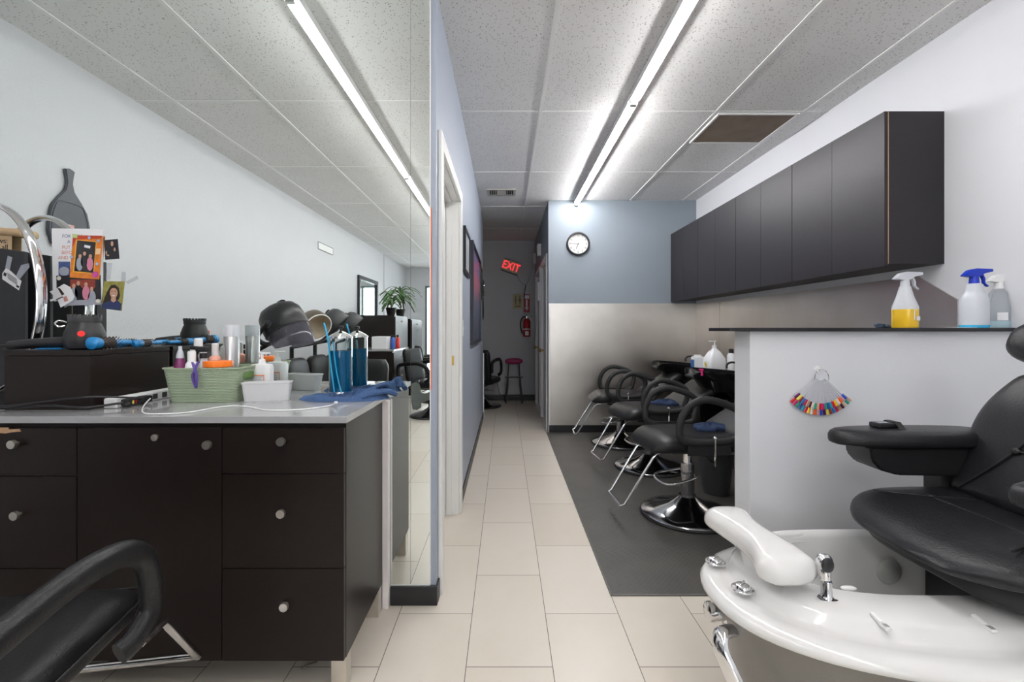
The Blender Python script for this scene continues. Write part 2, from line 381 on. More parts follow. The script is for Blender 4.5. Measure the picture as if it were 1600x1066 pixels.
# stainless cladding of the wash area
struct(box1('trim_7', STEEL, None, .51, XR-.006, YF-.006, YF-.0002, .088, 1.49))
struct(box1('trim_8', mat('white_corner_bead', (.7, .7, .7), .4, noise=.02), None, .4935, .511, YF-.008, YF-.0002, .0, 1.49))
s = MB(); s.prism([(4.745, .088), (YF-.008, .088), (YF-.008, 1.485), (4.745, 1.485)], XR-.006, XR, 'x'); s.prism([(2.244, .088), (4.738, .088), (4.738, 1.475), (2.463, 1.475), (2.244, 1.336)], XR-.006, XR, 'x')
struct(s.build('trim_9', STEEL))
# rubber mat
rm = MB().b2(.4725, XR-.012, 2.065, YF-.012, .0005, .006, .001).build('rubber_floor_mat', MATM)
tag(rm, 'large black ribbed rubber mat under the hair washing chairs', 'floor mat')
MB().b2(.468, .4735, 2.06, YF-.012, .0005, .0075, .001).b2(.4735, 1.015, 2.06, 2.0655, .0005, .0075, .001).build('edge_strip', mat('grey_edge_strip', (.16, .155, .15), .5, noise=.2), rm)
# ================================================================== LIGHT FIXTURES
HOUS = mat('white_fixture_housing', (.7, .7, .7), .4, noise=.02)
def fixture(x, y0, y1, lab, k=.72):
    g = thing('ceiling_light', lab, 'ceiling light', (x, (y0+y1)/2, ZC-.004), 0, 'linear tube lights on the ceiling')
    L = (y1-y0)/2
    MB().b2(-.033, .033, -L, L, -.028, 0, .002).b2(-.033, -.030, -L+.018, L-.018, -.039, -.027).b2(.030, .033, -L+.018, L-.018, -.039, -.027).build('housing', HOUS, g)  # side lips put in to cut the tube's glow on the ceiling
    m = MB(); m.cyl((0, -L+.018, -.044), (0, L-.018, -.044), .0165, n=14); m.build('light_tube', EMITW(k), g)
    for sgn in (-1, 1): MB().b2(-.02, .02, sgn*L-(.018 if sgn > 0 else 0), sgn*L+(.018 if sgn < 0 else 0), -.062, 0, .002).build('end_cap', HOUS, g)
fixture(.815, 2.95, 5.31, 'lit linear tube light over the washing area, its far end at the blue wall', 1.45)
fixture(.815, .52, 2.94, 'lit linear tube light overhead right of the aisle, running out of the top edge', .75)
fixture(.815, -1.92, .48, 'unseen linear tube light added as fill on the right side of the ceiling, behind the camera')  # extra tube out of view, added to fill the rear room with light
fixture(.815, -4.4, -1.98, 'unseen linear tube light added as fill on the right side of the ceiling, nearest the shopfront')  # second added fill tube, also out of view
fixture(-.94, -.36, 1.992, 'lit linear tube light over the styling counter, in front of the mirror')
fixture(-.94, -2.8, -.39, 'linear tube light over the row of hood dryers')
fixture(-.94, -5.24, -2.83, 'unseen linear tube light added as fill at the shopfront end of the left ceiling')  # extends the left row unseen, added for fill light
# ceiling vents
g = thing('ceiling_vent', 'small square louvred air vent in the corridor ceiling', 'vent', (-.045, 5.0, ZC-.001)); VM = mat('cream_metal', (.50, .49, .45), .5, noise=.05)
m = MB(); w_ = .155
for a in ((-w_, w_, -w_*.75, -w_*.6), (-w_, w_, w_*.6, w_*.75), (-w_, -w_+.02, -w_*.6, w_*.6), (w_-.02, w_, -w_*.6, w_*.6)): m.b2(*a, -.012, 0, .001)
m.build('frame', VM, g)
m = MB()
for i in range(4):
    for s_ in (-1, 1): m.box((s_*(.065+i*.022), 0, -.008), (.003, .18, .012), rot=(0, s_*.6, 0))
for i in range(5): m.box((0, -.06+i*.03, -.008), (.10, .003, .012), rot=(.5, 0, 0))
m.build('louvre', VM, g); MB().b2(-.135, .135, -.092, .092, -.002, 0).build('duct', mat('dark_duct', (.05, .05, .05), .8, noise=.1), g)
g = thing('return_air_grille', 'dusty brown return air grille in the ceiling above the washing area', 'vent', (1.74, 3.42, ZC-.001))
MB().b2(-.28, .28, -.25, -.235, -.012, 0).b2(-.28, .28, .235, .25, -.012, 0).b2(-.28, -.265, -.235, .235, -.012, 0).b2(.265, .28, -.235, .235, -.012, 0).build('frame', TBAR, g)
m = MB().b2(-.265, .265, -.235, .235, -.004, 0)
for i in range(60): m.box((0, -.23+i*.0078, -.006), (.53, .002, .006), rot=(.6, 0, 0))
m.build('mesh_panel', mat('dusty_brown', (.27, .22, .18), .9, noise=.3, nscale=8), g)
# ================================================================== MIRROR WALL
g = thing('wall_mirror', 'large frameless wall mirror behind the styling counter', 'mirror', (0, MY, 0))
m = MB(); m.b2(XL+.005, -.4115, 0, .005, .895, ZC-.003); m.b2(-.4955, -.4115, 0, .005, .086, .894)
m.build('mirror_pane', MIRRORM, g)
g = thing('mirror_strip', 'narrow tall mirror strip at the free end of the mirrored wall', 'mirror', (0, MY, 0))
MB().b2(-.4105, -.328, 0, .005, .086, ZC-.003).build('mirror_pane', MIRRORM, g)
MB().b2(-.328, -.3245, -.002, .006, .084, ZC-.003).b2(-.4955, -.328, -.002, .005, .078, .0855).build('white_edge', TRIM, g)
tag(box1('orange_edge_tape', mat('orange_tape', (.85, .16, .03), .5, noise=.2, nscale=30), None, -.3245, -.3215, MY+.0005, MY+.0055, .93, 1.72), 'strip of orange tape down the edge of the narrow mirror strip', 'tape')
SMEAR = mat('old_mirror_glue', (.07, .085, .075), .5, noise=.3, nscale=40)
def patch(x0, x1, z0, z1, sd):
    rnd = random.Random(sd); pts = []
    n = 22; cx, cz = (x0+x1)/2, (z0+z1)/2
    for i in range(n):
        a = 2*PI*i/n; k = .75+.3*rnd.random(); pts.append((cx+(x1-x0)/2*k*math.copysign(abs(math.cos(a))**.6, math.cos(a)), cz+(z1-z0)/2*k*math.copysign(abs(math.sin(a))**.6, math.sin(a))))
    return pts
m = MB(); sp_ = [(642.5, 606), (644, 599), (649, 597.5), (655, 600), (657.5, 607), (657, 613.5), (664, 615), (671, 613), (671.3, 625), (664, 628), (658.5, 630), (658, 637), (652, 640.7), (645, 640), (643, 628)]
m.prism([((a-VX)*MY/F, CH+(VY-b)*MY/F) for a, b in sp_], MY-.0016, MY-.0004, 'y')
tag(m.build('mirror_stain', SMEAR), 'dark green glue stain on the narrow mirror strip at counter height', 'stain')
# ================================================================== STYLING COUNTER
CF = 1.516; CBK = 1.962; CX = -.523
def knob(x, z, par, y=CF-.018):
    return MB().cyl((x, y, z), (x, y-.008, z), .006, n=16).cyl((x, y-.008, z), (x, y-.014, z), .0062, .0145, n=20).cyl((x, y-.014, z), (x, y-.024, z), .0145, .0135, n=24).build('knob', KNOB, par)
def unit(x0, x1, seams, kn, lab, name='drawer_cabinet', door=False, legx=()):
    g = thing(name, lab, 'cabinet', ((x0+x1)/2, (CF+CBK)/2, 0), 0, 'dark cabinets under the styling worktop'); ox, oy = (x0+x1)/2, (CF+CBK)/2
    def L(m, n, mt, par=g): return m.build(n, mt, par, M=Matrix.Translation((-ox, -oy, 0)))
    L(MB().b2(x0, x1, CF, CBK, .113, .886, .0008), 'body', LAM)
    for (za, zb), kz in zip(seams, kn):
        f = L(MB().b2(x0+.0015, x1-.0015, CF-.018, CF-.0002, za+.0015, zb-.0015, .001), 'door' if door else 'drawer', LAM)
        for kx, kzz in kz:
            k = knob(kx, kzz, f); k.data.transform(Matrix.Translation((-ox, -oy, 0)))
    for lx in legx:
        for ly in (CF+.005, CBK-.055): L(MB().b2(lx, lx+.05, ly, ly+.05, 0, .113, .002), 'leg', KNOB)
    return g, ox, oy
def zz(py): return CH-(py-VY)*(CF-.03)/F
unit(-.92, CX, [(.722, .871), (.415, .722), (.113, .415)], [[(-.72, zz(690))], [(-.72, zz(802))], [(-.71, zz(947))]], 'dark three drawer cabinet at the right end of the styling counter', legx=(CX-.052,))
g, ox, oy = unit(-1.39, -.92, [(.113, .871)], [[(-.957, zz(695))]], 'dark cabinet with one tall lockable door, between the two drawer cabinets', 'door_cabinet', True)
MB().cyl((-1.135-ox, CF-.018-oy, zz(685)), (-1.135-ox, CF-.024-oy, zz(685)), .0115, n=20).cyl((-1.135-ox, CF-.024-oy, zz(685)), (-1.135-ox, CF-.026-oy, zz(685)), .007, n=16).build('lock', KNOB, g)
g, ox, oy = unit(-1.85, -1.39, [(.714, .871), (.415, .714), (.113, .415)], [[(-1.58, zz(694))], [(-1.572, zz(805))], [(-1.57, zz(947))]], 'dark drawer cabinet with a chipped top edge at the left end of the styling counter', legx=(-1.84,))
MB().prism([(-1.66, .872), (-1.61, .872), (-1.61, .866), (-1.575, .868), (-1.57, .8595), (-1.60, .857), (-1.62, .853), (-1.66, .856)], CF-.0195, CF-.0175, 'y', Matrix.Translation((-ox, -oy, 0))).build('chipped_edge', LAMEDGE, g)
wt = MB().b2(-1.87, -.513, 1.492, 1.996, .887, .909, .0015).build('worktop', QUARTZ); tag(wt, 'polished grey stone worktop on the dark styling cabinets', 'worktop')
WT = .909
# ================================================================== THINGS ON THE COUNTER
g = thing('storage_box', 'black wooden storage box standing on the worktop against the mirror', 'box', (-1.60, 1.80, WT)); BX0, BX1, BY0, BY1, BH = -1.748, -1.448, 1.61, 1.99, .208
M_ = Matrix.Translation((1.60, -1.80, -WT))
MB().b2(BX0, BX1, BY0, BY1, WT, WT+BH-.02, .002).build('body', LAM, g, M=M_)
MB().b2(BX0-.001, BX1+.001, BY0-.001, BY1, WT+BH-.0185, WT+BH, .0015).build('lid', LAM, g, M=M_)
BT = WT+BH
def at(px, py, z):      # point on a level plane z seen at that pixel
    Y = (CH-z)*F/(py-VY); return Vector(((px-VX)*Y/F, Y, z))
# hair dryer on the box
c = P(133, 520, 1.70); g = thing('hair_dryer', 'black hair dryer with a red button lying on the black storage box', 'hair dryer', (c.x, c.y, BT))
M = Matrix.Translation((0, 0, 0))
MB().lathe([(.040, 0), (.056, .006), (.062, .03), (.060, .055), (.050, .085), (.044, .100)], n=36).build('body', BPLAST, g)
m = MB().lathe([(.045, .098), (.0475, .102), (.0475, .120), (.040, .123)], n=36)
for i in range(22):
    a = 2*PI*i/22; m.box((.0455*math.cos(a), .0455*math.sin(a), .122), (.007, .007, .012), rot=(0, 0, a))
m.build('filter_cap', DGREY, g)
MB().tube([(-.03, -.01, .028), (-.09, -.03, .026), (-.16, -.045, .022), (-.225, -.05, .016)], lambda t: .021-.006*t, 14, smooth=6).build('handle', BPLAST, g)
MB().cyl((.030, -.048, .058), (.0355, -.0545, .058), .0105, n=20).build('button', mat('red_button', (.9, .03, .03), .4, noise=.02), g)
MB().tube([(-.030, -.040, .098), (-.046, -.052, .104), (-.054, -.058, .094), (-.047, -.052, .083), (-.034, -.042, .086)], .0035, 8, smooth=4).build('hanging_loop', CHROME, g)
MB().tube([(-.22, -.05, .016), (-.28, -.08, .010), (-.31, -.11, -.02), (-.315, -.14, -.09), (-.31, -.16, -.16)], .0042, 8, smooth=6).build('cord', BPLAST, g)
# round brushes lying on the box, pointing at the mirror
BL = mat('blue_barrel', (.01, .20, .48), .3, noise=.05, coat=.3); BRI = mat('dark_bristles', (.05, .04, .035), .8, noise=.4, nscale=300)
def brush(x, y, L, r, yaw, lab):
    g = thing('round_brush', lab, 'hair brush', (x, y, BT+r), yaw, 'blue round brushes on the black storage box')
    m = MB().lathe([(.4*r, 0), (r*.95, .008), (r*.95, .028), (r*.8, .032), (r*.8, .04)], q=Euler((-PI/2, 0, 0)).to_quaternion(), n=20); m.build('blue_end', BL, g)
    m = MB().lathe([(r*.8, .04), (r*.8, L*.55)], q=Euler((-PI/2, 0, 0)).to_quaternion(), n=20)
    for i in range(14):
        for k in range(int(L*60)):
            a = 2*PI*(i+.5*(k % 2))/14; yy = .044+k*.008
            m.box((r*.9*math.cos(a), yy, r*.9*math.sin(a)), (.0015, .0015, r*.22), rot=(0, -a+PI/2, 0))
    m.build('bristles', BRI, g)
    MB().lathe([(r*.6, L*.55), (r*.5, L*.6), (r*.45, L), (r*.1, L+.006)], q=Euler((-PI/2, 0, 0)).to_quaternion(), n=16).build('handle', BL, g)
brush(-1.478, 1.64, .175, .0235, .0, 'blue round hair brush nearest the hair dryer on the black box')
brush(-1.474, 1.83, .145, .017, .0, 'thinner blue round hair brush behind the larger one, touching the mirror end of the box')
brush(-1.53, 1.82, .14, .018, .12, 'blue round hair brush lying behind the hair dryer, left of the thinner brush')
g = thing('flat_comb', 'flat blue plastic comb under the hair dryer handle', 'comb', (-1.635, 1.66, BT+.004))
m = MB().box((0, 0, 0), (.075, .014, .006), .002)
for i in range(20): m.box((-.035+i*.0036, -.012, 0), (.0016, .014, .003))
m.build('comb_body', BL, g)
# power strip with plugs
g = thing('power_strip', 'white power strip with two black plugs along the side of the black box', 'power strip', (-1.405, 1.80, WT), 0)
MB().b2(-.024, .024, -.16, .155, 0, .036, .006).build('body', WPLAST, g)
m = MB()
for y in (.02, .07, .11): m.b2(.0235, .0265, y-.012, y+.012, .008, .028, .001)
m.build('sockets', DGREY, g)
for y, nm in ((-.12, 'plug'), (-.055, 'plug')):
    k = MB().box((.040, y, .018), (.032, .05, .026), .006).cyl((.052, y-.02, .016), (.06, y-.055, .014), .006, n=10).build(nm, BPLAST, g)
    if y < -.1: MB().b2(.0562, .0568, y+.004, y+.011, .012, .024).build('red_switch', RED, k); MB().b2(.0562, .0568, y-.010, y-.003, .012, .024).build('yellow_switch', mat('yellow_plastic', (.8, .65, .1), .4, noise=.03), k)
c = MB().tube([(-1.36, 1.67, WT+.02), (-1.44, 1.585, WT+.014), (-1.56, 1.575, WT+.022), (-1.70, 1.58, WT+.012), (-1.82, 1.57, WT+.008)], .004, 8, smooth=8).build('appliance_cable', BPLAST)
tag(c, 'black power cord running left along the front of the black box', 'cord')
c = MB().tube([(-1.345, 1.72, WT+.026), (-1.42, 1.58, WT+.05), (-1.55, 1.56, WT+.038), (-1.70, 1.57, WT+.02), (-1.80, 1.56, WT+.012)], .0035, 8, smooth=8).build('appliance_cable', BPLAST)
tag(c, 'thinner black cord arching above the other one in front of the black box', 'cord')
wp = [at(232, 622, WT+.02), at(236, 630, WT+.008), at(222, 642, WT+.003), at(235, 647, WT+.003), at(290, 645, WT+.003), at(345, 636, WT+.003), at(380, 635, WT+.003), at(420, 641, WT+.003), at(470, 640, WT+.003), at(515, 634, WT+.004), at(525, 629, WT+.016)]
wp[0] = Vector((-1.342, 1.745, WT+.02)); wp[1] = Vector((-1.325, 1.70, WT+.008))
g = thing('charging_cable', 'thin white charging cable lying across the front of the worktop', 'cable', (wp[5].x, wp[5].y, WT))
Mi = Matrix.Translation(-Vector((wp[5].x, wp[5].y, WT)))
MB().tube(wp, .0022, 8, smooth=8).build('wire', WPLAST, g, M=Mi)
MB().box(wp[-1], (.012, .022, .006), .002, rot=(0, 0, .4)).build('connector', WPLAST, g, M=Mi)
# green basket
def basket_mat():
    m, t, b = nmat('sage_woven_plastic'); MATS['basket'] = m
    tc = t.nodes.new('ShaderNodeTexCoord'); wv = t.nodes.new('ShaderNodeTexWave'); wv.bands_direction = 'Z'; wv.inputs['Scale'].default_value = 52; wv.inputs['Distortion'].default_value = 1.5; wv.inputs['Detail Scale'].default_value = 6
    t.links.new(tc.outputs['Object'], wv.inputs['Vector'])
    r = t.nodes.new('ShaderNodeValToRGB'); r.color_ramp.elements[0].color = (.30, .38, .25, 1); r.color_ramp.elements[1].color = (.47, .56, .40, 1); r.color_ramp.elements[0].position = .1; r.color_ramp.elements[1].position = .45
    t.links.new(wv.outputs['Fac'], r.inputs[0]); t.links.new(r.outputs[0], b.inputs['Base Color']); b.inputs['Roughness'].default_value = .5
    bp = t.nodes.new('ShaderNodeBump'); bp.inputs['Strength'].default_value = .8; bp.inputs['Distance'].default_value = .003
    t.links.new(wv.outputs['Fac'], bp.inputs['Height']); t.links.new(bp.outputs[0], b.inputs['Normal'])
    return m
def rrect(hx, hy, z, r=.03, n=6, cx=0, cy=0):
    out = []
    for qx, qy, a0 in ((1, 1, 0), (-1, 1, PI/2), (-1, -1, PI), (1, -1, 3*PI/2)):
        for i in range(n+1):
            a = a0+PI/2*i/n; out.append(Vector((cx+qx*(hx-r)+r*math.cos(a), cy+qy*(hy-r)+r*math.sin(a), z)))
    return out
def tub(hx, hy, h, taper, th, r=.03, lip=.004):
    m = MB(); k = taper
    m.loft([rrect(hx-k, hy-k, 0, r), rrect(hx-k*.9, hy-k*.9, .004, r), rrect(hx, hy, h-.006, r), rrect(hx+lip, hy+lip, h-.005, r), rrect(hx+lip, hy+lip, h, r), rrect(hx-th, hy-th, h, r), rrect(hx-k-th, hy-k-th, th+.004, r)], True)
    return m
bc = (-1.176, 1.858); BHX, BHY = .143, .098
g = thing('storage_basket', 'sage green woven plastic basket full of bottles on the worktop', 'basket', (bc[0], bc[1], WT), .05)
tub(BHX, BHY, .134, .018, .003, .035).build('basket_body', basket_mat(), g)
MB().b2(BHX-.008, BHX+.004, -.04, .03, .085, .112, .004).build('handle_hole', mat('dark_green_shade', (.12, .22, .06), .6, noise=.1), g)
def inb(dx, dy): return Vector((bc[0]+dx*math.cos(.05)-dy*math.sin(.05), bc[1]+dx*math.sin(.05)+dy*math.cos(.05), WT+.006))
def bottle(nm, lab, p, prof, mt, cat='bottle', group='bottles in the green basket', rz=0):
    g = thing(nm, lab, cat, p, rz, group); MB().lathe(prof, n=28).build('bottle_body', mt, g); return g
PUR = mat('purple_liquid', (.20, .02, .12), .2, noise=.1, coat=.5)
g = bottle('squeeze_bottle', 'small purple bottle with clear nozzle in the left end of the green basket', inb(-.100, -.045), [(.019, 0), (.021, .01), (.022, .09), (.021, .13), (.013, .165)], PUR)
MB().lathe([(.014, .163), (.013, .175), (.010, .188), (.007, .195), (.006, .210)], n=18).build('nozzle', TPLAST, g)
g = bottle('lotion_bottle', 'white bottle with narrow neck between the purple bottle and the black trigger sprayer', inb(-.056, -.045), [(.021, 0), (.023, .01), (.023, .12), (.021, .14), (.014, .15)], WPLAST)
MB().lathe([(.0145, .150), (.0145, .185), (.012, .19)], n=20).build('cap', WPLAST, g)
g = bottle('trigger_sprayer', 'clear spray bottle with a black trigger head in the green basket', inb(-.036, -.002), [(.024, 0), (.025, .01), (.025, .12), (.012, .155), (.012, .17)], TPLAST, 'spray bottle')
def trig(m, z, s=1, d=1):
    m.cyl((0, 0, z), (0, 0, z+.02*s), .014*s, n=18).box((.004*d*s, 0, z+.036*s), (.05*s, .022*s, .022*s), .006).cyl((d*.02*s, 0, z+.04*s), (d*.05*s, 0, z+.042*s), .008*s, n=12)
    m.tube([(d*.018*s, 0, z+.03*s), (d*.03*s, 0, z+.012*s), (d*.026*s, 0, z-.012*s), (d*.036*s, 0, z-.03*s)], .0048*s, 8, smooth=4, flat=1.6)
    return m
h = trig(MB(), .160, 1.0, -1).build('trigger_head', BPLAST, g)
g = bottle('lotion_bottle', 'tall white round shouldered bottle at the back of the green basket', inb(-.086, .048), [(.03, 0), (.032, .01), (.032, .17), (.028, .195), (.016, .205), (.016, .235), (.012, .238)], WPLAST)
g = bottle('lotion_bottle', 'peach tinted bottle with white neck behind the orange lid', inb(-.022, .054), [(.024, 0), (.025, .01), (.025, .15), (.022, .16), (.012, .168)], mat('peach_plastic', (.85, .42, .32), .4, noise=.05))
MB().lathe([(.013, .167), (.013, .215), (.010, .218)], n=18).build('cap', WPLAST, g)
g = bottle('product_tub', 'wide tub with a bright orange lid in the front of the green basket', inb(.036, -.030), [(.045, 0), (.048, .01), (.048, .128)], WPLAST, 'tub')
MB().lathe([(.050, .127), (.052, .129), (.052, .147), (.050, .150)], n=36).build('lid', ORANGE, g)
SILV = mat('silver_can', (.55, .55, .55), .3, metal=.9, noise=.05)
g = bottle('hairspray_can', 'silver hairspray can with clear cap standing in the green basket', inb(.040, .060), [(.028, 0), (.029, .004), (.029, .245), (.025, .255)], SILV, 'spray can')
MB().lathe([(.0295, .246), (.0295, .292), (.028, .294)], n=28).build('cap', TPLAST, g)
# purple clip on the basket rim
p = P(305, 574, 1.742); g = thing('hair_clip', 'purple hair clip hanging on the front rim of the green basket', 'hair clip', p)
MB().tube([(-.012, .002, .018), (-.004, -.002, .006), (.002, -.004, -.012), (-.006, -.004, -.035), (.004, -.004, -.072), (.008, -.004, -.078)], lambda t: .0055+.004*math.sin(PI*t), 8, smooth=5, flat=.5, up=(0, 1, 0)).tube([(.012, .002, .022), (.006, -.002, .006), (.006, -.006, -.01), (.010, -.006, -.04), (.008, -.006, -.074)], .0045, 8, smooth=5).build('clip_body', mat('violet_plastic', (.10, .06, .28), .35, noise=.2, nscale=60), g)
# white bin with pump bottles behind
bc2 = Vector((-.945, 1.835, WT))
bn = thing('plastic_bin', 'white translucent open bin in front of the pump bottles', 'bin', (bc2.x, bc2.y, WT), .30)
tub(.088, .030, .074, .008, .002, .012, .002).build('bin_body', mat('frosted_plastic', (.78, .78, .79), .35, noise=.06, nscale=20, trans=.15), bn)
def pump(x, y, h, w_, lab, yaw=0, rd=None):
    g = thing('pump_bottle', lab, 'pump bottle', (x, y, WT), yaw)
    MB().loft([rrect(w_*.95, .026, 0, .02), rrect(w_, .029, .006, .02), rrect(w_, .029, h-.012, .02), rrect(w_*.92, .026, h, .02), rrect(.014, .014, h+.004, .012)]).build('bottle_body', WPLAST, g)
    MB().cyl((0, 0, h+.004), (0, 0, h+.022), .015, .012, n=20).cyl((0, 0, h+.02), (0, 0, h+.045), .006, n=12).box((.012, 0, h+.046), (.046, .014, .008), .003).build('pump', WPLAST, g)
    MB().b2(-w_*.8, w_*.55, -.0300, -.0292, h-.045, h-.0415).b2(w_*.52, w_*.58, -.0300, -.0292, h-.075, h-.0415).build('orange_line', ORANGE, g)
    MB().b2(-w_*.8, w_*.55, .0292, .03, h-.045, h-.0415).b2(w_*.52, w_*.58, .0292, .03, h-.075, h-.0415).build('orange_line', ORANGE, g)
    m = MB()
    for i in range(4): m.b2(-w_*.7, w_*.4-.004*(i % 2), .0292, .0299, h-.052-i*.008, h-.049-i*.008); m.b2(-w_*.7, w_*.4-.004*(i % 2), -.0299, -.0292, h-.052-i*.008, h-.049-i*.008)
    m.build('fine_print', mat('grey_print', (.5, .5, .53), .5, noise=.02), g); return g
pump(-1.02, 1.935, .135, .042, 'white pump bottle with an orange line on its label, behind the white bin', 0)
# disinfectant jar on a blue towel
jc = Vector((-.676, 1.895, WT))
def towel():
    m = MB(); t = bmesh.new(); n = 44
    def out(a):
        return .16+.02*math.cos(2*a+.4)+.006*math.sin(5*a)
    rings = []
    for i in range(n//2+1):
        f = i/(n//2); ring = []
        for k in range(n):
            a = 2*PI*k/n; r = f*out(a)
            x = r*math.cos(a)*1.0; y = r*math.sin(a)*.62
            inner = max(0, 1-abs(f-.78)*4.5)
            z = .007+inner*(.030*max(0, math.cos(a-.15))+.012+.009*math.sin(6*a+3*f)*math.cos(3*a))+.004*math.sin(9*a+f*14)*f
            if f < .42: z = .006
            if f > .93: z = z*(1-f)/.07*.8
            ring.append(Vector((x, y, max(z, .0008))))
        rings.append(ring)
    m.loft(rings, False); m.loft([[Vector((v.x, v.y, .0006)) for v in rings[-1]], [Vector((0, 0, .0006))]*n], False)
    m.tube([(.11, -.01, .02), (.14, -.02, .05), (.165, .0, .052), (.17, .02, .02)], .007, 8, smooth=6, flat=2.2)
    m.tube([(.08, -.07, .01), (.12, -.06, .028), (.17, -.02, .03), (.20, .02, .015)], .012, 8, smooth=6)
    return m
g = thing('blue_towel', 'crumpled blue microfibre towel under the disinfectant jar at the counter end', 'towel', (-.652, 1.872, WT), .10)
g2 = towel().build('towel_cloth', mat('blue_microfibre', (.05, .10, .22), .95, noise=.25, nscale=120, bump=1.0, bscale=160), g)
JZ = WT+.0075
g = thing('disinfectant_jar', 'tall glass jar of blue disinfectant with combs and a chrome lid', 'jar', (jc.x, jc.y, JZ))
MB().lathe([(.043, 0), (.046, .003), (.046, .240), (.044, .240), (.044, .006), (.001, .006)], n=36, caps=False).build('glass', GLASSM, g)
MB().lathe([(.0435, .0065), (.0435, .187), (.001, .187)], n=36).build('blue_liquid', mat('blue_liquid', (.0, .13, .30), .05, noise=.05, trans=.35, ior=1.33), g)
MB().lathe([(.048, .0), (.048, .022), (.0465, .022)], n=36, caps=False).build('chrome_base', CHROME, g)
l = MB().lathe([(.048, .238), (.048, .245), (.038, .252), (.014, .265), (.004, .268)], n=36).build('lid', CHROME, g)
MB().lathe([(.004, .266), (.004, .276), (.010, .278), (.010, .287), (.003, .289)], n=16).build('lid_knob', BPLAST, l)
cy = mat('cyan_comb', (.02, .36, .62), .4, noise=.03)
MB().tube([(-.01, -.040, .02), (-.030, -.036, .16), (-.042, -.030, .24), (-.058, -.028, .300)], .0035, 8, smooth=3, flat=1.5).build('comb', cy, g)
MB().tube([(.018, -.0425, .02), (.000, -.0450, .10), (-.016, -.0422, .225)], .004, 8, smooth=3, flat=.6, up=(0, 1, 0)).build('comb', cy, g)
# small white bin further right (against the mirror)
# ---------------- things on the mirror face
PX = lambda px: (px-VX)*MY/F
PZ = lambda py: CH+(VY-py)*MY/F
def quad_obj(name, pts, mt, par, y, th=.0006):
    return MB().prism([(PX(a), PZ(b)) for a, b in pts], y-th, y, 'y').build(name, mt, par)
PAPER = mat('white_paper', (.82, .82, .84), .5, noise=.01); INKN = mat('navy_ink', (.12, .16, .32), .5, noise=.02); INKR = mat('red_ink', (.60, .22, .16), .5, noise=.02)
DARKP = mat('dark_print', (.02, .02, .025), .35, noise=.3, nscale=60); SKIN = mat('print_skin', (.55, .32, .22), .4, noise=.1, nscale=80); HAIRP = mat('print_hair', (.03, .018, .012), .4, noise=.2)
GREYP = mat('print_grey', (.35, .37, .42), .4, noise=.15, nscale=90); NAVYP = mat('print_navy', (.03, .045, .13), .4, noise=.1); PINKP = mat('print_pink', (.62, .22, .32), .4, noise=.2, nscale=90); GRNP = mat('print_foliage', (.30, .28, .07), .5, noise=.6, nscale=70)
Y0 = MY-.0004
def disc(px, py, rx, ry, n=18): return [(px+rx*math.cos(2*PI*i/n), py+ry*math.sin(2*PI*i/n)) for i in range(n)]
g = thing('paper_notice', 'white paper notice with lettering taped to the mirror under the hanging black board', 'notice')
quad_obj('paper', [(81, 357), (161, 358), (161, 470), (83, 470)], PAPER, g, Y0)
for s_, yy, mm, xx in (('FOR YOU', 369.5, INKN, 113), ('A', 378, INKN, 108), ('PUT', 387, INKR, 104), ('BEFORE', 395, INKR, 109), ('AND W', 403, INKR, 104)):
    text(s_, .021, mm, g, (PX(xx), Y0-.0009, PZ(yy)), sx=.95, ext=.0002)
quad_obj('printed_picture', [(92, 409), (110, 409), (110, 432), (92, 432)], mat('print_blue', (.06, .10, .25), .4, noise=.4, nscale=60), g, Y0-.0007)
quad_obj('printed_shape', disc(101, 424, 8, 7), GREYP, g, Y0-.0014)
Y1 = Y0-.0022
g = thing('group_photo', 'landscape photo print of a group of people in dark clothes, below the orange framed photo', 'photo', group='photos stuck on the mirror')
quad_obj('print', [(89, 431), (158, 430), (159, 469), (90, 470)], DARKP, g, Y1)
quad_obj('red_background', [(111, 437), (150, 437), (150, 450), (111, 450)], mat('print_red', (.28, .05, .03), .5, noise=.4, nscale=80), g, Y1-.0007)
for (x, y, mm) in ((117, 447, GREYP), (124, 443, DARKP), (136, 445, PINKP), (145, 452, GREYP)):
    quad_obj('figure', disc(x, y+13, 6, 11), mm, g, Y1-.0014); quad_obj('face', disc(x, y, 2.6, 3.6), SKIN, g, Y1-.0021)
quad_obj('flower', disc(93.5, 435, 3.5, 3.5, 7), mat('print_cream', (.75, .7, .6), .5, noise=.2), g, Y1-.0014); quad_obj('flower', disc(154.5, 470.5, 3.8, 3.2, 7), MATS['print_cream'], g, Y1-.0014)
quad_obj('lower_border', [(103, 470), (159, 468), (159, 476), (103, 478)], GREYP, g, Y1-.0001)
Y2 = Y1-.003
g = thing('framed_photo', 'small group photo in an orange paper frame, topmost on the white notice', 'photo', group='photos stuck on the mirror')
quad_obj('orange_frame', [(116, 368), (162.5, 369), (157, 437), (111, 434)], mat('print_orange', (.80, .22, .03), .4, noise=.45, nscale=50), g, Y2)
quad_obj('red_corner', [(116, 368), (161, 369), (160, 373), (121, 375), (115, 388)], mat('print_brick', (.50, .06, .02), .4, noise=.3, nscale=50), g, Y2-.0007)
quad_obj('frame_inside', [(121, 375), (153, 378), (149, 428), (116, 426)], mat('print_amber', (.90, .42, .05), .4, noise=.2, nscale=50), g, Y2-.0009)
quad_obj('print', [(123, 376), (152, 379), (148, 427), (118.5, 424)], DARKP, g, Y2-.0014)
for (x, y, mm) in ((128, 401, GREYP), (135, 397, DARKP), (144, 401, PINKP)):
    quad_obj('figure', disc(x-1, y+12, 5, 10.5), mm, g, Y2-.0021); quad_obj('face', disc(x, y, 2.4, 3.2), SKIN, g, Y2-.0028)
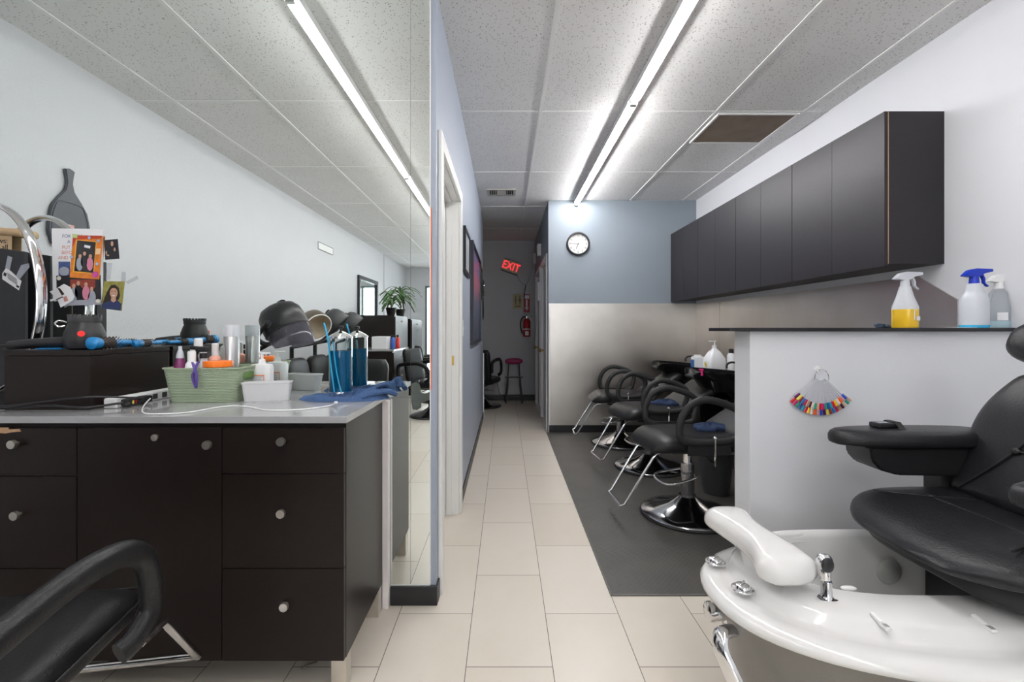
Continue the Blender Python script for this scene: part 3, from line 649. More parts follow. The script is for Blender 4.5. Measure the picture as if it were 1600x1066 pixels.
quad_obj('sticker', [(135, 383), (144, 385), (143, 389), (134, 387)], PAPER, g, Y2-.0021)
quad_obj('sticker', [(152.5, 389), (160, 389), (159, 398), (152, 398)], mat('print_peach', (.85, .6, .35), .4, noise=.1), g, Y2-.0021)
for a, b in ((142, 372), (114.5, 402), (154, 413), (156, 377)): quad_obj('blue_dot', disc(a, b, 2.3, 2.3, 10), mat('print_sky', (.35, .5, .75), .4, noise=.2), g, Y2-.0021)
quad_obj('heart_sticker', disc(151.5, 429.5, 5, 5, 9), mat('print_magenta', (.6, .08, .35), .4, noise=.4, nscale=100), g, Y2-.0022)
quad_obj('green_sticker', [(116, 366), (124, 367), (123, 373), (116, 372)], mat('print_lime', (.5, .62, .25), .4, noise=.2), g, Y2-.0022)
g = thing('dark_photo', 'small nearly black photo of a reclining person, right of the orange frame', 'photo', group='photos stuck on the mirror')
quad_obj('print', [(163, 375.5), (184, 373.5), (186.5, 404.5), (164.5, 406)], DARKP, g, Y0)
for a, b, rx, ry in ((175.5, 381, 2, 4), (169, 399, 2, 1.2), (166.5, 395, 1.2, 3), (179.5, 390, 1.5, 3)): quad_obj('skin_area', disc(a, b, rx, ry), SKIN, g, Y0-.0007)
g = thing('portrait_photo', 'portrait photo of a smiling person with long curly dark hair and navy shirt', 'photo', group='photos stuck on the mirror')
quad_obj('print', [(163, 439.5), (195, 440), (190, 486), (157.5, 482)], GRNP, g, Y0)
quad_obj('hair', [(170, 452), (174, 446), (180, 445), (186, 450), (188, 462), (186, 468), (178, 473), (170, 476), (161, 474), (165, 462)], HAIRP, g, Y0-.0007)
quad_obj('navy_shirt', [(160, 475), (172, 470), (178, 473), (184, 469), (190, 475), (189, 485.5), (158.5, 482)], NAVYP, g, Y0-.0012)
quad_obj('neck', [(175, 462), (181, 462), (182, 470), (178, 473), (174, 470)], SKIN, g, Y0-.0016)
quad_obj('face', disc(178.5, 458, 6, 8), SKIN, g, Y0-.0021)
quad_obj('smile', [(175.5, 461.5), (181.5, 461.5), (178.5, 463.6)], PAPER, g, Y0-.0028)
for x_ in (176, 181): quad_obj('eye', disc(x_, 455.5, .9, .6, 8), HAIRP, g, Y0-.0028)
g = thing('paper_cutout', 'crooked white paper picture of a person in front of the group photo', 'paper picture')
Y3 = Y1-.006
quad_obj('paper', [(90, 452), (103, 444), (113, 449), (119.5, 464), (117, 470), (98, 481), (94, 471), (81, 456)], PAPER, g, Y3)
quad_obj('paper_tab', [(81, 468.5), (90, 466), (93, 468.5), (82, 471.5)], PAPER, g, Y3)
quad_obj('hair', [(93, 450), (97, 451), (104, 460), (100, 462)], HAIRP, g, Y3-.0007); quad_obj('print', [(102, 465), (107, 463), (110, 470), (104, 472)], mat('print_red_dot', (.55, .25, .22), .5, noise=.3, nscale=100), g, Y3-.0007)
quad_obj('belt', [(91, 468), (101, 463.5), (101.5, 465), (91.5, 469.5)], DARKP, g, Y3-.0008)
TAPE = mat('frosted_tape', (.72, .75, .78), .4, noise=.03, alpha=.45)
for i, (q_, lb) in enumerate((([(167.5, 411), (175, 411), (172, 437), (166, 437)], 'piece of frosted tape on the mirror between the dark photo and the portrait'), ([(190, 425.5), (196, 425.5), (196, 440), (190, 440)], 'short frosted tape strip just above the right corner of the portrait photo'), ([(214, 431), (216, 436), (200, 444), (197, 440)], 'slanting frosted tape strip right of the portrait photo'))):
    tag(quad_obj('tape', q_, TAPE, None, Y0, .0003), lb, 'tape', 'leftover tape strips on the mirror')
# oval chrome hoop, black board, taped card, scroll sign
g = thing('chrome_hoop', 'large oval chrome hoop frame standing at the left edge of the mirror', 'frame', (-2.1, 1.89, 1.31))
hc = P(-13, 466, 1.89); A_, B_ = 78*1.89/F, 146*1.89/F
hp = [(hc.x+2.1+A_*math.cos(a), 0, hc.z-1.31+B_*math.sin(a)) for a in [2*PI*i/72 for i in range(72)]]
hp = [p if p[0] > -.295 else (-.295, 0, p[2]) for p in hp]
MB().tube(hp, .022, 14, closed=True, flat=.55, up=(0, 1, 0)).build('chrome_rim', CHROME, g)
MB().tube([(p[0], -.0145, p[2]) for p in hp], .004, 8, closed=True).build('brown_inlay', mat('bronze_inlay', (.30, .17, .07), .3, metal=.7, noise=.1), g)
g = thing('black_board', 'black board with two taped clips leaning at the far left of the mirror', 'board', (-2.15, 1.93, .0))
MB().prism([(P(-60, 380, 1.95).x+2.15, 0), (P(43, 400, 1.95).x+2.15, 0), (P(43, 394, 1.95).x+2.15, P(43, 394, 1.95).z), (P(-60, 380, 1.95).x+2.15, P(-60, 380, 1.95).z)], .010, .022, 'y').build('panel', mat('black_foam_board', (.04, .042, .047), .5, noise=.15), g)
def q3(name, pts, mt, y): return MB().prism([(P(a, b, 1.93).x+2.15, P(a, b, 1.93).z) for a, b in pts], y-.0008, y, 'y').build(name, mt, g)
q3('barcode_card', [(0, 427), (6, 418), (13, 423), (30, 439), (26, 453.5), (0, 436)], PAPER, .0095)
for i in range(6): q3('barcode_line', [(8+i*.3, 426+i*2.6), (23+i*.2, 436+i*2.6), (23+i*.2, 437+i*2.6), (8+i*.3, 427+i*2.6)] if i < 4 else [(3+(i-4)*20, 425+(i-4)*20), (7+(i-4)*20, 427+(i-4)*20), (6+(i-4)*20, 432+(i-4)*18), (2+(i-4)*20, 430+(i-4)*18)], DARKP, .0085)
q3('tape_strip', [(9, 399), (16, 402), (12, 422), (5, 418)], GREYP, .0084); q3('tape_strip', [(30, 414), (42, 411), (43, 417), (27, 437), (22, 431)], GREYP, .0084)
g = thing('scroll_sign', 'tan wooden scroll sign with black lettering behind the chrome hoop', 'sign', (-2.15, 1.975, 1.55))
MB().cyl((-.22, 0, .077), (.085, 0, .052), .0165, n=20).sq((.086, 0, .052), (.010, .018, .018), (2, 2), 16).build('dowel', WOODT, g)
MB().prism([(-.2, -.06), (.032, -.075), (.034, .042), (-.2, .06)], .002, .006, 'y').build('wooden_panel', WOODT, g)
text('ws:', .032, DARKP, g, (.020, .0015, .019), align='RIGHT'); text('all', .032, DARKP, g, (.022, .0015, -.008), align='RIGHT')
# ================================================================== SALON CHAIRS
# local frame: front of the seat towards -X, origin on the floor under the pedestal
def d_arm(m, x0, x1, y, z0, z1, r, flat=1.0, lean=0):
    pts = [(x0+.02, y, z0), (x0-.025, y, z0+(z1-z0)*.35), (x0+.02, y, z0+(z1-z0)*.8), (x0+(x1-x0)*.35, y, z1), (x0+(x1-x0)*.75, y, z1-.03), (x1+.0, y, z1-(z1-z0)*.35), (x1-.01, y, z0+.06), (x1-.06, y, z0)]
    pts = [(a, b+lean*(c-z0), c) for a, b, c in pts]
    if r > .02: pts = [(x0+.052, y-math.copysign(.016, y), z0+.036), (x0+.022, y, z0+.05)]+pts[1:4]+[(x0+(x1-x0)*.75, y, z1-.008), (x1+.05, y, z1-.04), (x1+.06, y, z0+.10)]; pts = [(a, b+(lean*(c-z0) if n_ < 0 else 0), c) for n_, (a, b, c) in enumerate(pts)]; return m.tube(pts, r, 12, smooth=6, flat=flat, up=(0, 1, 0))
    return m.tube(pts, r, 12, closed=True, smooth=6, flat=flat, up=(0, 1, 0))
def chair(name, lab, cat, loc, rz, group=None, recline=True, seat_z=.545, arm_r=.017, fr=(.112, .13, 0), wf=1.0, base_r=.29, armz=(.53, .775), ax=(-.12, .20)):
    g = thing(name, lab, cat, loc, rz, group)
    W2 = .235
    MB().lathe([(base_r, 0), (base_r+.006, .008), (base_r, .018)], n=56).build('base_ring', RUBBER, g)
    MB().lathe([(base_r-.003, .018), (base_r-.012, .026), (base_r*.75, .045), (base_r*.42, .075), (.07, .105), (.052, .12), (.052, .128)], n=56).build('base', DCHROME, g)
    MB().cyl((0, 0, .12), (0, 0, .33), .042, n=28).build('pedestal', DCHROME, g)
    MB().cyl((0, 0, .33), (0, 0, seat_z-.13), .026, n=24).build('piston', CHROME, g)
    MB().tube([(.02, .06, .27), (.0, .10, .262), (-.14, .12, .235), (-.19, .06, .225), (-.19, -.06, .225), (-.14, -.12, .235), (.0, -.10, .262), (.02, -.06, .27)], .0085, 10, smooth=4).build('pump_lever', CHROME, g)
    MB().box((.02, 0, seat_z-.115), (.34, .22, .035), .01).build('seat_plate', BPLAST, g)
    m = MB(); m.tube([(.03, -.05, seat_z-.135), (.06, -.10, seat_z-.15), (.05, -.24, seat_z-.155), (.03, -.285, seat_z-.14), (.03, -.285, seat_z-.0)], .006, 8, smooth=3).sq((.03, -.285, seat_z+.008), (.012, .012, .012), (2, 2), 14); m.build('recline_lever', CHROME, g)
    # seat: rounded cushion, waterfall front
    rings = []
    n = 18
    for i in range(n+1):
        t = i/n; x = -.31+.56*t
        front = max(0, 1-t*5); back = max(0, (t-.85)/.15)
        th = .055*(1-front**2*.75)*(1-back**3*.5)
        zc = seat_z-.055-.030*wf*front**1.5
        hw = W2*(1-.22*front**2.2)
        rings.append([Vector((x, hw*math.copysign(abs(math.cos(a))**.42, math.cos(a)), zc+th*math.copysign(abs(math.sin(a))**.6, math.sin(a))*(1+.0*math.cos(a)))) for a in [2*PI*k/36 for k in range(36)]])
    MB().loft(rings).build('seat', LEATHER, g, angle=60)
    # back
    bz = seat_z+.0
    if recline: q = Euler((0, math.radians(57), 0)); org = Vector((.20, 0, bz-.05)); L = .44
    else: q = Euler((0, math.radians(10), 0)); org = Vector((.235, 0, bz-.03)); L = .46
    qq = q.to_quaternion(); m = MB(); rings = []
    for i in range(15):
        t = i/14; e = (max(0, abs(t-.5)*2-.7)/.3); hw = .225*(1-.12*e**2)*(1-.06*t); th = .042*(1-.55*e**3)
        rings.append([org+qq @ Vector((th*math.copysign(abs(math.sin(a))**.55, math.sin(a)), hw*math.copysign(abs(math.cos(a))**.4, math.cos(a)), L*t)) for a in [2*PI*k/32 for k in range(32)]])
    m.loft(rings).build('backrest', LEATHER, g, angle=60)
    MB().box(org+qq @ Vector((.052, 0, L*.4)), (.02, .30, L*.7), .008, rot=tuple(q)).build('back_panel', BPLAST, g)
    for sgn in (-1, 1):
        d_arm(MB(), ax[0], ax[1], sgn*(W2+.028), armz[0], armz[1], arm_r, 1.25, sgn*.06).build('armrest', RUBBER if arm_r < .02 else LEATHER, g)
        if arm_r < .02: MB().b2(ax[0]+.03, ax[1]-.05, sgn*(W2+.02)-.006, sgn*(W2+.02)+.006, seat_z-.10, seat_z-(.0 if arm_r < .02 else .075), .003).build('arm_bracket', BPLAST, g)
    # footrest
    f0 = (-.20, .13, seat_z-.10)
    fz, fw, fx = fr
    MB().tube([(-.16, fw+.01, seat_z-.105), (-.26, fw+.01, seat_z-.115), (-.285, fw+.01, seat_z-.145), (-.455-fx, fw+.005, fz+.013), (-.478-fx, fw-.01, fz), (-.478-fx, -fw+.01, fz), (-.455-fx, -fw-.005, fz+.013), (-.285, -fw-.01, seat_z-.145), (-.26, -fw-.01, seat_z-.115), (-.16, -fw-.01, seat_z-.105)], .0085 if fw < .2 else .0115, 12).build('footrest', CHROME, g)
    return g
GW = 'hair washing chairs on the rubber mat'
chair('washing_chair', 'black hair washing chair nearest the camera, beside the white pony wall', 'chair', (1.165, 2.96, .006), math.radians(4), GW, ax=(-.15, .19))
chair('washing_chair', 'middle black hair washing chair on the rubber mat', 'chair', (1.235, 3.97, .006), math.radians(8), GW, ax=(-.15, .19))
chair('washing_chair', 'black hair washing chair farthest away, against the steel wall', 'chair', (1.19, 4.80, .006), math.radians(-4), GW, ax=(-.15, .19))
# cloths hanging on the chairs
CL = mat('dark_blue_cloth', (.012, .028, .075), .9, noise=.3, nscale=60)
def cloth(x, y, z, lab, sd):
    rnd = random.Random(sd); m = MB(); rings = []
    for i in range(9):
        t = i/8; ring = []
        for k in range(24):
            a = 2*PI*k/24; r = .085*math.sin(PI*min(1, t*.5+.02))*(1+.18*math.sin(3*a+sd)+.1*math.sin(7*a))
            ring.append(Vector((x+r*math.cos(a)*1.3, y+r*math.sin(a), z+.035*(1-t)**.6*(1+.3*math.sin(5*a+t*3))-.0)))
        rings.append(ring)
    m.loft(rings, False); tag(m.build('folded_cloth', CL), lab, 'cloth')
cloth(1.31, 2.97, .552, 'dark blue cloth lying on the seat of the nearest washing chair', 2)
cloth(1.38, 3.97, .552, 'dark blue cloth lying on the seat of the middle washing chair', 5)
# shampoo bowls
def bowl(y, lab):
    g = thing('shampoo_bowl', lab, 'wash basin', (1.87, y, .006), 0, 'black shampoo bowls along the steel wall')
    def outl(sx, sy, z, dx=0, notch=0, dz=0):
        r = []
        for k in range(48):
            a = 2*PI*k/48; cx_ = math.copysign(abs(math.cos(a))**.7, math.cos(a)); sy_ = math.copysign(abs(math.sin(a))**.7, math.sin(a))
            nt = notch*math.exp(-(min(abs(a-PI), 9)/.42)**2)
            r.append(Vector((cx_*sx+dx, sy_*sy, z-nt-dz*cx_*.5+dz*.0)))
        return r
    m = MB().loft([outl(.10, .12, .56, .16), outl(.15, .16, .61, .14, 0), outl(.235, .23, .73, .06, .02, .02), outl(.30, .265, .80, 0, .05, .05), outl(.305, .268, .825, 0, .06, .05), outl(.295, .258, .828, 0, .06, .05), outl(.26, .23, .80, 0, .05, .05), outl(.20, .19, .67, .02, .0, .0), outl(.06, .06, .64, .03)])
    m.build('basin', BGLOSS, g, angle=50)
    MB().b2(.06, .32, -.16, .16, 0, .56, .01).build('pedestal', BPLAST, g)
    MB().tube([(.20, .06, .80), (.19, .06, .87), (.10, .05, .90), (.04, .03, .885), (.03, .02, .85)], .009, 10, smooth=5).build('spray_hose', BPLAST, g)
    MB().cyl((.22, -.06, .80), (.22, -.06, .86), .016, n=16).cyl((.22, -.06, .86), (.16, -.06, .875), .007, n=10).build('tap', CHROME, g)
    MB().cyl((.03, 0, .642), (.03, 0, .648), .03, n=20).build('drain', CHROME, g)
    MB().box((-.285, 0, .785), (.05, .17, .03), .012, rot=(0, -.3, 0)).build('neck_rest', RUBBER, g)
bowl(2.98, 'black shampoo bowl nearest the pony wall'); bowl(3.95, 'black shampoo bowl behind the middle washing chair'); bowl(4.86, 'black shampoo bowl in the far corner by the blue wall')
# jugs on a small shelf between the bowls
g = thing('side_cabinet', 'small black side cabinet between the two farther shampoo bowls', 'cabinet', (1.98, 4.41, .006))
MB().b2(-.17, .2, -.15, .15, 0, .76, .004).build('body', LAM, g); MB().b2(-.185, -.171, -.145, .145, .02, .745, .002).build('door', LAM, g)
JC = mat('white_jug_plastic', (.78, .80, .82), .35, noise=.03)
c = P(1130, 560, 4.36)
g = thing('gallon_jug', 'white gallon jug with a pump on the cabinet between the shampoo bowls', 'jug', (1.97, 4.36, .767))
k = .26
MB().loft([rrect(.075, .075, 0, .025), rrect(.08, .08, .01, .025), rrect(.08, .08, .15, .03), rrect(.05, .05, .21, .03), rrect(.022, .022, .24, .02), rrect(.02, .02, .26, .019)]).build('jug_body', JC, g)
MB().cyl((0, 0, .26), (0, 0, .275), .022, n=20).cyl((0, 0, .275), (0, 0, .31), .006, n=10).box((-.02, 0, .312), (.07, .018, .012), .004).build('pump', WPLAST, g)
MB().box((-.081, 0, .09), (.001, .08, .07)).build('label_sticker', mat('pale_label', (.7, .72, .75), .5, noise=.1, nscale=60), g); MB().box((-.082, .01, .10), (.001, .03, .03)).cyl((-.0815, -.01, .085), (-.0825, -.01, .085), .02).build('yellow_picture', mat('yellow_print', (.8, .6, .05), .5, noise=.3, nscale=60), g)
g = thing('white_tub', 'white plastic tub with a blue side panel left of the gallon jug', 'tub', (1.87, 4.50, .767))
MB().b2(-.05, .05, -.045, .045, 0, .16, .012).build('tub_body', JC, g); MB().lathe([(.035, .16), (.035, .175)], n=24).build('lid', WPLAST, g)
MB().b2(-.0515, -.05, -.04, .04, .02, .13).build('blue_label', mat('blue_print', (.05, .14, .38), .5, noise=.1), g)
g = thing('dark_cap_bottle', 'white bottle with a black cap right of the gallon jug', 'bottle', (2.10, 4.30, .767))
MB().lathe([(.035, 0), (.037, .01), (.037, .18), (.02, .205)], n=24).build('bottle_body', JC, g); MB().lathe([(.022, .203), (.022, .24), (.02, .242)], n=20).build('cap', BPLAST, g)
g = thing('pink_clip', 'bright pink clip on the edge of the middle shampoo bowl', 'hair clip', (1.600, 3.78, .862)); MB().box((0, 0, 0), (.03, .035, .012), .004).box((.005, 0, -.028), (.012, .03, .045), .004).build('clip_body', mat('hot_pink', (.85, .02, .22), .4, noise=.02), g)
g = thing('waste_bin', 'small black waste bin beside the nearest shampoo bowl', 'bin', (1.53, 3.36, .006)); MB().lathe([(.09, 0), (.12, .30), (.125, .302), (.112, .30), (.085, .01)], n=30, caps=False).cyl((0, 0, 0), (0, 0, .012), .09).build('bin_body', DGREY, g)
# wall cabinets
ys = [2.315, 3.066, 3.817, 4.568, 5.318]; nm_ = ['nearest the camera', 'second from the camera', 'third from the camera', 'farthest, touching the blue wall']
for i in range(4):
    a, b = ys[i]+.0015, ys[i+1]-.0015
    g = thing('wall_cabinet', 'dark wood wall cabinet above the shampoo bowls, '+nm_[i], 'cabinet', (2.05, (a+b)/2, 1.52), 0, 'dark wall cabinets over the washing area'); h = (b-a)/2
    MB().b2(-.13, .15, -h, h, 0, .765, .001).build('body', LAMT, g)
    for s_ in (0, 1):
        y0_, y1_ = (-h+.0008, -.001) if s_ == 0 else (.001, h-.0008)
        MB().b2(-.15, -.132, y0_, y1_, -.012, .765, .001).build('door', LAMT, g)
    if i == 0: MB().b2(-.1325, -.1295, -h-.0006, -h+.002, 0, .765).build('worn_edge', LAMEDGE, g)
# objects on the pony wall cap
CZ = 1.197
def spray(name, lab, px, Y, prof, mt, liq, lm, hm, d=1, s=1.0, hz=None, yaw=0, square=False):
    g = thing(name, lab, 'spray bottle', ((px-VX)*Y/F, Y, CZ), yaw, 'spray bottles on the pony wall')
    MB().lathe(prof, n=32).build('bottle_body', mt, g)
    if liq:
        top_ = [(r*1.004, z) for r, z in prof if z <= liq]; rl = top_[-1][0]
        MB().lathe([(r+.0006, z+.0004) for r, z in top_]+[(rl+.0003, liq), (.001, liq)], n=32).build('liquid', lm, g)
    hz = hz or prof[-1][1]
    m = MB(); m.cyl((0, 0, hz-.004), (0, 0, hz+.028*s), .0155*s, .0135*s, n=20)
    m.prism([(-.045*d*s, hz+.028*s), (-.012*d*s, hz+.024*s), (.016*d*s, hz+.026*s), (.032*d*s, hz+.038*s), (.062*d*s, hz+.044*s), (.062*d*s, hz+.054*s), (.0, hz+.056*s), (-.022*d*s, hz+.050*s)], -.011*s, .011*s, 'y', bev=.002)
    k = m.build('trigger_head', hm, g)
    MB().tube([(.024*d*s, 0, hz+.036*s), (.034*d*s, 0, hz+.018*s), (.036*d*s, 0, hz+.002*s), (.050*d*s, 0, hz-.010*s)], lambda t: (.0055-.002*t)*s, 8, smooth=5, flat=1.5, up=(1, 0, 0)).build('trigger', hm, k)
    return g
YEL = mat('yellow_liquid', (.80, .50, .02), .2, noise=.15, nscale=12, coat=.4); CYL_ = mat('cyan_liquid', (.03, .42, .72), .25, noise=.05)
g = spray('spray_bottle', 'white spray bottle half full of yellow liquid on the pony wall cap', 1414, 1.99, [(.044, 0), (.0455, .006), (.0455, .080), (.046, .088), (.030, .135), (.021, .172), (.020, .178)], TPLAST, .079, YEL, TPLAST, s=1.12)
MB().box((.0, -.0468, .058), (.003, .0012, .046)).box((.02, -.0425, .04), (.028, .0012, .018), rot=(0, 0, .45)).build('label_sticker', PAPER, g)
g = spray('spray_bottle', 'frosted spray bottle with blue trigger head and a little blue liquid', 1522, 1.985, [(.047, 0), (.048, .006), (.048, .120), (.040, .140), (.030, .155), (.028, .185), (.020, .190)], TPLAST, .012, CYL_, mat('royal_blue_plastic', (.01, .04, .48), .35, noise=.03), s=1.15)
g = spray('spray_bottle', 'clear spray bottle with white trigger head behind the blue one', 1560, 2.05, [(.040, 0), (.042, .006), (.042, .09), (.036, .11), (.030, .155), (.016, .175)], CLEARP, .03, mat('pale_teal_liquid', (.45, .62, .68), .2, noise=.05), WPLAST, s=1.1)
MB().box((-.022, -.0385, .05), (.034, .0012, .034), rot=(0, 0, -.5)).build('label_sticker', PAPER, g)
m = MB(); 
for i in range(6): m.sq((.01*math.cos(i*1.9)*2.0-.0, .008*math.sin(i*2.3), .006+.0022*(i % 3)), (.020, .012, .006), (2, 2), 14, q=Euler((.2*i, .15, i)).to_quaternion())
g = thing('dark_rag', 'small crumpled dark blue rag on the pony wall cap left of the yellow bottle', 'cloth', (P(1378, 510, 2.0).x, 2.0, CZ)); m.build('rag_cloth', mat('slate_cloth', (.04, .06, .09), .9, noise=.3), g)
tag(MB().b2(1.895, 1.97, 1.93, 1.99, CZ, CZ+.002).build('paper_slip', PAPER), 'white paper slip lying under the blue spray bottle', 'paper')
# nail colour fan
g = thing('wall_hook', 'small white adhesive hook on the pony wall', 'hook', (P(1276, 576, 1.93).x, 1.93, P(1276, 576, 1.93).z))
MB().lathe([(.011, 0), (.012, .003), (.009, .005)], q=Euler((PI/2, 0, 0)).to_quaternion(), n=24).tube([(0, -.004, -.004), (0, -.012, -.012), (0, -.018, -.008), (0, -.018, -.002)], .0025, 8).build('hook_body', WPLAST, g)
ce = P(1282, 587, 1.915); g = thing('nail_colour_fan', 'fan of clear nail tips with many polish colours hanging from the wall hook', 'colour samples', (ce.x, 1.915, ce.z))
MB().tube([(.0285*math.cos(2*PI*i/30)+.003, -.003+.003*math.sin(4*PI*i/30), .0285*math.sin(2*PI*i/30)-.003) for i in range(30)], .0014, 6, closed=True).build('ring', CHROME, g)
cols = [(.12,.01,.12),(.7,.6,.58),(.03,.08,.35),(.55,.35,.25),(.45,.25,.18),(.75,.65,.1),(.85,.12,.02),(.02,.30,.38),(.65,.01,.02),(.08,.01,.02),(.25,.05,.03),(.6,.3,.32),(.7,.02,.05),(.5,.02,.18),(.65,.5,.4),(.03,.15,.5),(.02,.10,.55),(.85,.55,.02),(.02,.28,.18),(.03,.35,.25),(.4,.02,.06)]
TIPM = mat('clear_nail_tip', (.80, .80, .86), .2, noise=.02, alpha=.35)
n = 0
for row, (r0, r1, cnt) in enumerate(((.020, .141, 21), (.020, .165, 21))):
    for i in range(cnt):
        a = math.radians(-140+100*(i+.5*row)/(cnt-.5)) if 1 else 0
        dv = Vector((math.cos(a), 0, math.sin(a))); y = -.004-.0006*(i % 2)+row*.004
        sv = Vector((-math.sin(a), 0, math.cos(a)))
        k = n % len(cols); ci = cols[(i*5+row*8) % len(cols)]
        tp = MB().loft([[dv*rr+sv*(wv*t)+Vector((0, y-(.001 if abs(t) < .5 else 0), 0)) for t in (-1, -.4, .4, 1)]+[dv*rr+sv*(wv*t)+Vector((0, y+.0012, 0)) for t in (1, .4, -.4, -1)] for rr, wv in ((r0, .0015), (r1-.026, .0048))])
        o = tp.build('nail_tip', TIPM, g)
        MB().loft([[dv*rr+sv*(wv*t)+Vector((0, y-(.0012 if abs(t) < .5 else 0), 0)) for t in (-1, -.4, .4, 1)]+[dv*rr+sv*(wv*t)+Vector((0, y+.0014, 0)) for t in (1, .4, -.4, -1)] for rr, wv in ((r1-.026, .0050), (r1, .0058))]).build('painted_nail', mat('polish_%02d' % ((i*5+row*8) % len(cols)), ci, .2, noise=.03, coat=.6), o)
        n += 1
# clock
cc = P(903.5, 381, 5.31); g = thing('wall_clock', 'round white wall clock with black rim on the blue wall', 'clock', (cc.x, YF-.0002, cc.z)); R = .134
qy = Euler((PI/2, 0, 0)).to_quaternion()
MB().lathe([(R, 0), (R, .03), (R-.006, .036), (R-.017, .036), (R-.020, .014)], q=qy, n=56, caps=False).build('rim', BPLAST, g)
MB().lathe([(.001, 0), (R-.018, 0), (R-.018, .012), (.001, .012)], q=qy, n=56, caps=False).build('dial', mat('clock_dial', (.78, .78, .76), .5, noise=.01), g)
for i in range(1, 13):
    a = PI/2-2*PI*i/12; text(str(i), .034, BPLAST, g, ((R-.040)*math.cos(a), -.0128, (R-.040)*math.sin(a)), name='numeral')
m = MB()
for i in range(60):
    a = 2*PI*i/60; m.box(((R-.022)*math.cos(a), -.0128, (R-.022)*math.sin(a)), (.005 if i % 5 else .008, .0008, .0012 if i % 5 else .003), rot=(0, -a, 0))
m.build('minute_marks', BPLAST, g)
def hand(a, L, w_, nm): MB().box((L*.42*math.cos(a), -.016-w_*.2, L*.42*math.sin(a)), (L*1.15, .0012, w_), rot=(0, -a, 0)).build(nm, BPLAST, g)
hand(math.radians(90-30*6.75), .062, .0055, 'hour_hand'); hand(math.radians(90-272), .09, .004, 'minute_hand'); hand(math.radians(100), .05, .0015, 'second_hand')
# ================================================================== PEDICURE SPA
g = thing('pedicure_spa', 'pedicure spa with white foot tub and black leather massage chair by the pony wall', 'pedicure chair', (1.32, 1.36, 0))
PM = Matrix.Translation((-1.32, -1.36, 0))
NK = 72
def oval(cx, cy, AL, AR, B, z, nl=2.4, nr=5, BN=None):
    r = []
    for k in range(NK):
        a = 2*PI*k/NK; c_, s_ = math.cos(a), math.sin(a); n = nl if c_ < 0 else nr
        A = AL if c_ < 0 else AR; b_ = (BN or B) if s_ < 0 else B
        r.append(Vector((cx+A*math.copysign(abs(c_)**(2/n), c_), cy+b_*math.copysign(abs(s_)**(2/n), s_), z)))
    return r
def O(d, z): return oval(1.32, 1.355, .715-d, .74-d, .355-d, z)
def I(s, z): return oval(1.21, 1.465, .37*s, .40*s, .20*s, z, 3.2, 4)
def mixr(a, b, t, z): return [Vector((p.x*(1-t)+q.x*t, p.y*(1-t)+q.y*t, z)) for p, q in zip(a, b)]
MB().loft([O(.15, .0), O(.13, .03), O(.07, .22), O(.035, .36), O(.022, .392)], caps=False).build('tub_shell', GREYTUB, g, M=PM)
MB().loft([O(.11, .16), O(.074, .17), O(.094, .15)]).build('shell_groove', GREYTUB, g, M=PM) if 0 else None
o0, i0 = O(.045, 0), I(1.04, 0)
MB().loft([O(.02, .392), O(.004, .394), O(-.006, .402), O(-.006, .414), O(.004, .426), O(.03, .432), mixr(o0, i0, .06, .430), mixr(o0, i0, .20, .428), mixr(o0, i0, .27, .432), mixr(o0, i0, .36, .452), mixr(o0, i0, .45, .459), mixr(o0, i0, .7, .463), I(1.04, .466), I(1.0, .462), I(.97, .44), I(.90, .25), I(.84, .20), I(.6, .19), I(.01, .19)], caps=False).build('foot_tub', ACRYL, g, angle=70, M=PM)
# footrest bridge
m = MB(); rings = []
for i in range(25):
    t = i/24; y = 1.235+.40*t; e = abs(t-.5)*2; wd = (.066+.014*math.cos(2*PI*(t-.5)+PI)+.008*(1-t))*(1-max(0, e-.80)**2*22)
    h = .046*(1-max(0, e-.84)**2*30); zc = .528+.010*t-.045*max(0, e-.5)**2
    xc = .770+.010*math.sin(2*PI*t)
    rings.append([Vector((xc+wd*math.copysign(abs(math.cos(a))**.7, math.cos(a)), y, zc+h*math.copysign(abs(math.sin(a))**.8, math.sin(a))*(1 if math.sin(a) > 0 else .7))) for a in [2*PI*k/32 for k in range(32)]])
m.loft(rings).build('footrest', ACRYL, g, angle=80, M=PM)
m = MB().cyl((.79, 1.44, .43), (.785, 1.44, .51), .045, .05); m.build('footrest_post', ACRYL, g, M=PM)
# controls
for (x, y) in ((.680, 1.325), (.672, 1.480)):
    zk = .446
    kb = MB().lathe([(.021, 0), (.021, .010), (.018, .016), (.010, .019), (.001, .019)], (x, y, zk-.004), 28).tube([(x+.028*math.cos(a), y+.028*math.sin(a), zk+.001) for a in [2*PI*i/32 for i in range(32)]], .003, 8, closed=True).build('chrome_knob', CHROME, g, M=PM)
    MB().box((x, y, zk+.016), (.030, .006, .006), .002, rot=(0, 0, .8)).build('knob_bar', CHROME, kb, M=PM)
sp = MB().lathe([(.022, 0), (.016, .008), (.014, .012), (.0135, .045), (.012, .05)], (.872, 1.255, .458), 24).build('sprayer', CHROME, g, M=PM)
MB().tube([(.868, 1.255, .508), (.869, 1.262, .530), (.872, 1.27, .545)], lambda t: .012+.010*t, 16, smooth=4).sq((.871, 1.263, .553), (.021, .017, .024), (2.4, 2.4), 22).build('spray_head', CHROME, sp, M=PM)
MB().sq((.869, 1.247, .553), (.0165, .008, .020), (2.4, 2.2), 22).build('spray_face', BPLAST, sp, M=PM)
MB().tube([(.845, 1.25, .470), (.86, 1.242, .460), (.885, 1.24, .462), (.905, 1.245, .452)], .004, 8, smooth=4).build('spray_hose', BGLOSS, sp, M=PM)
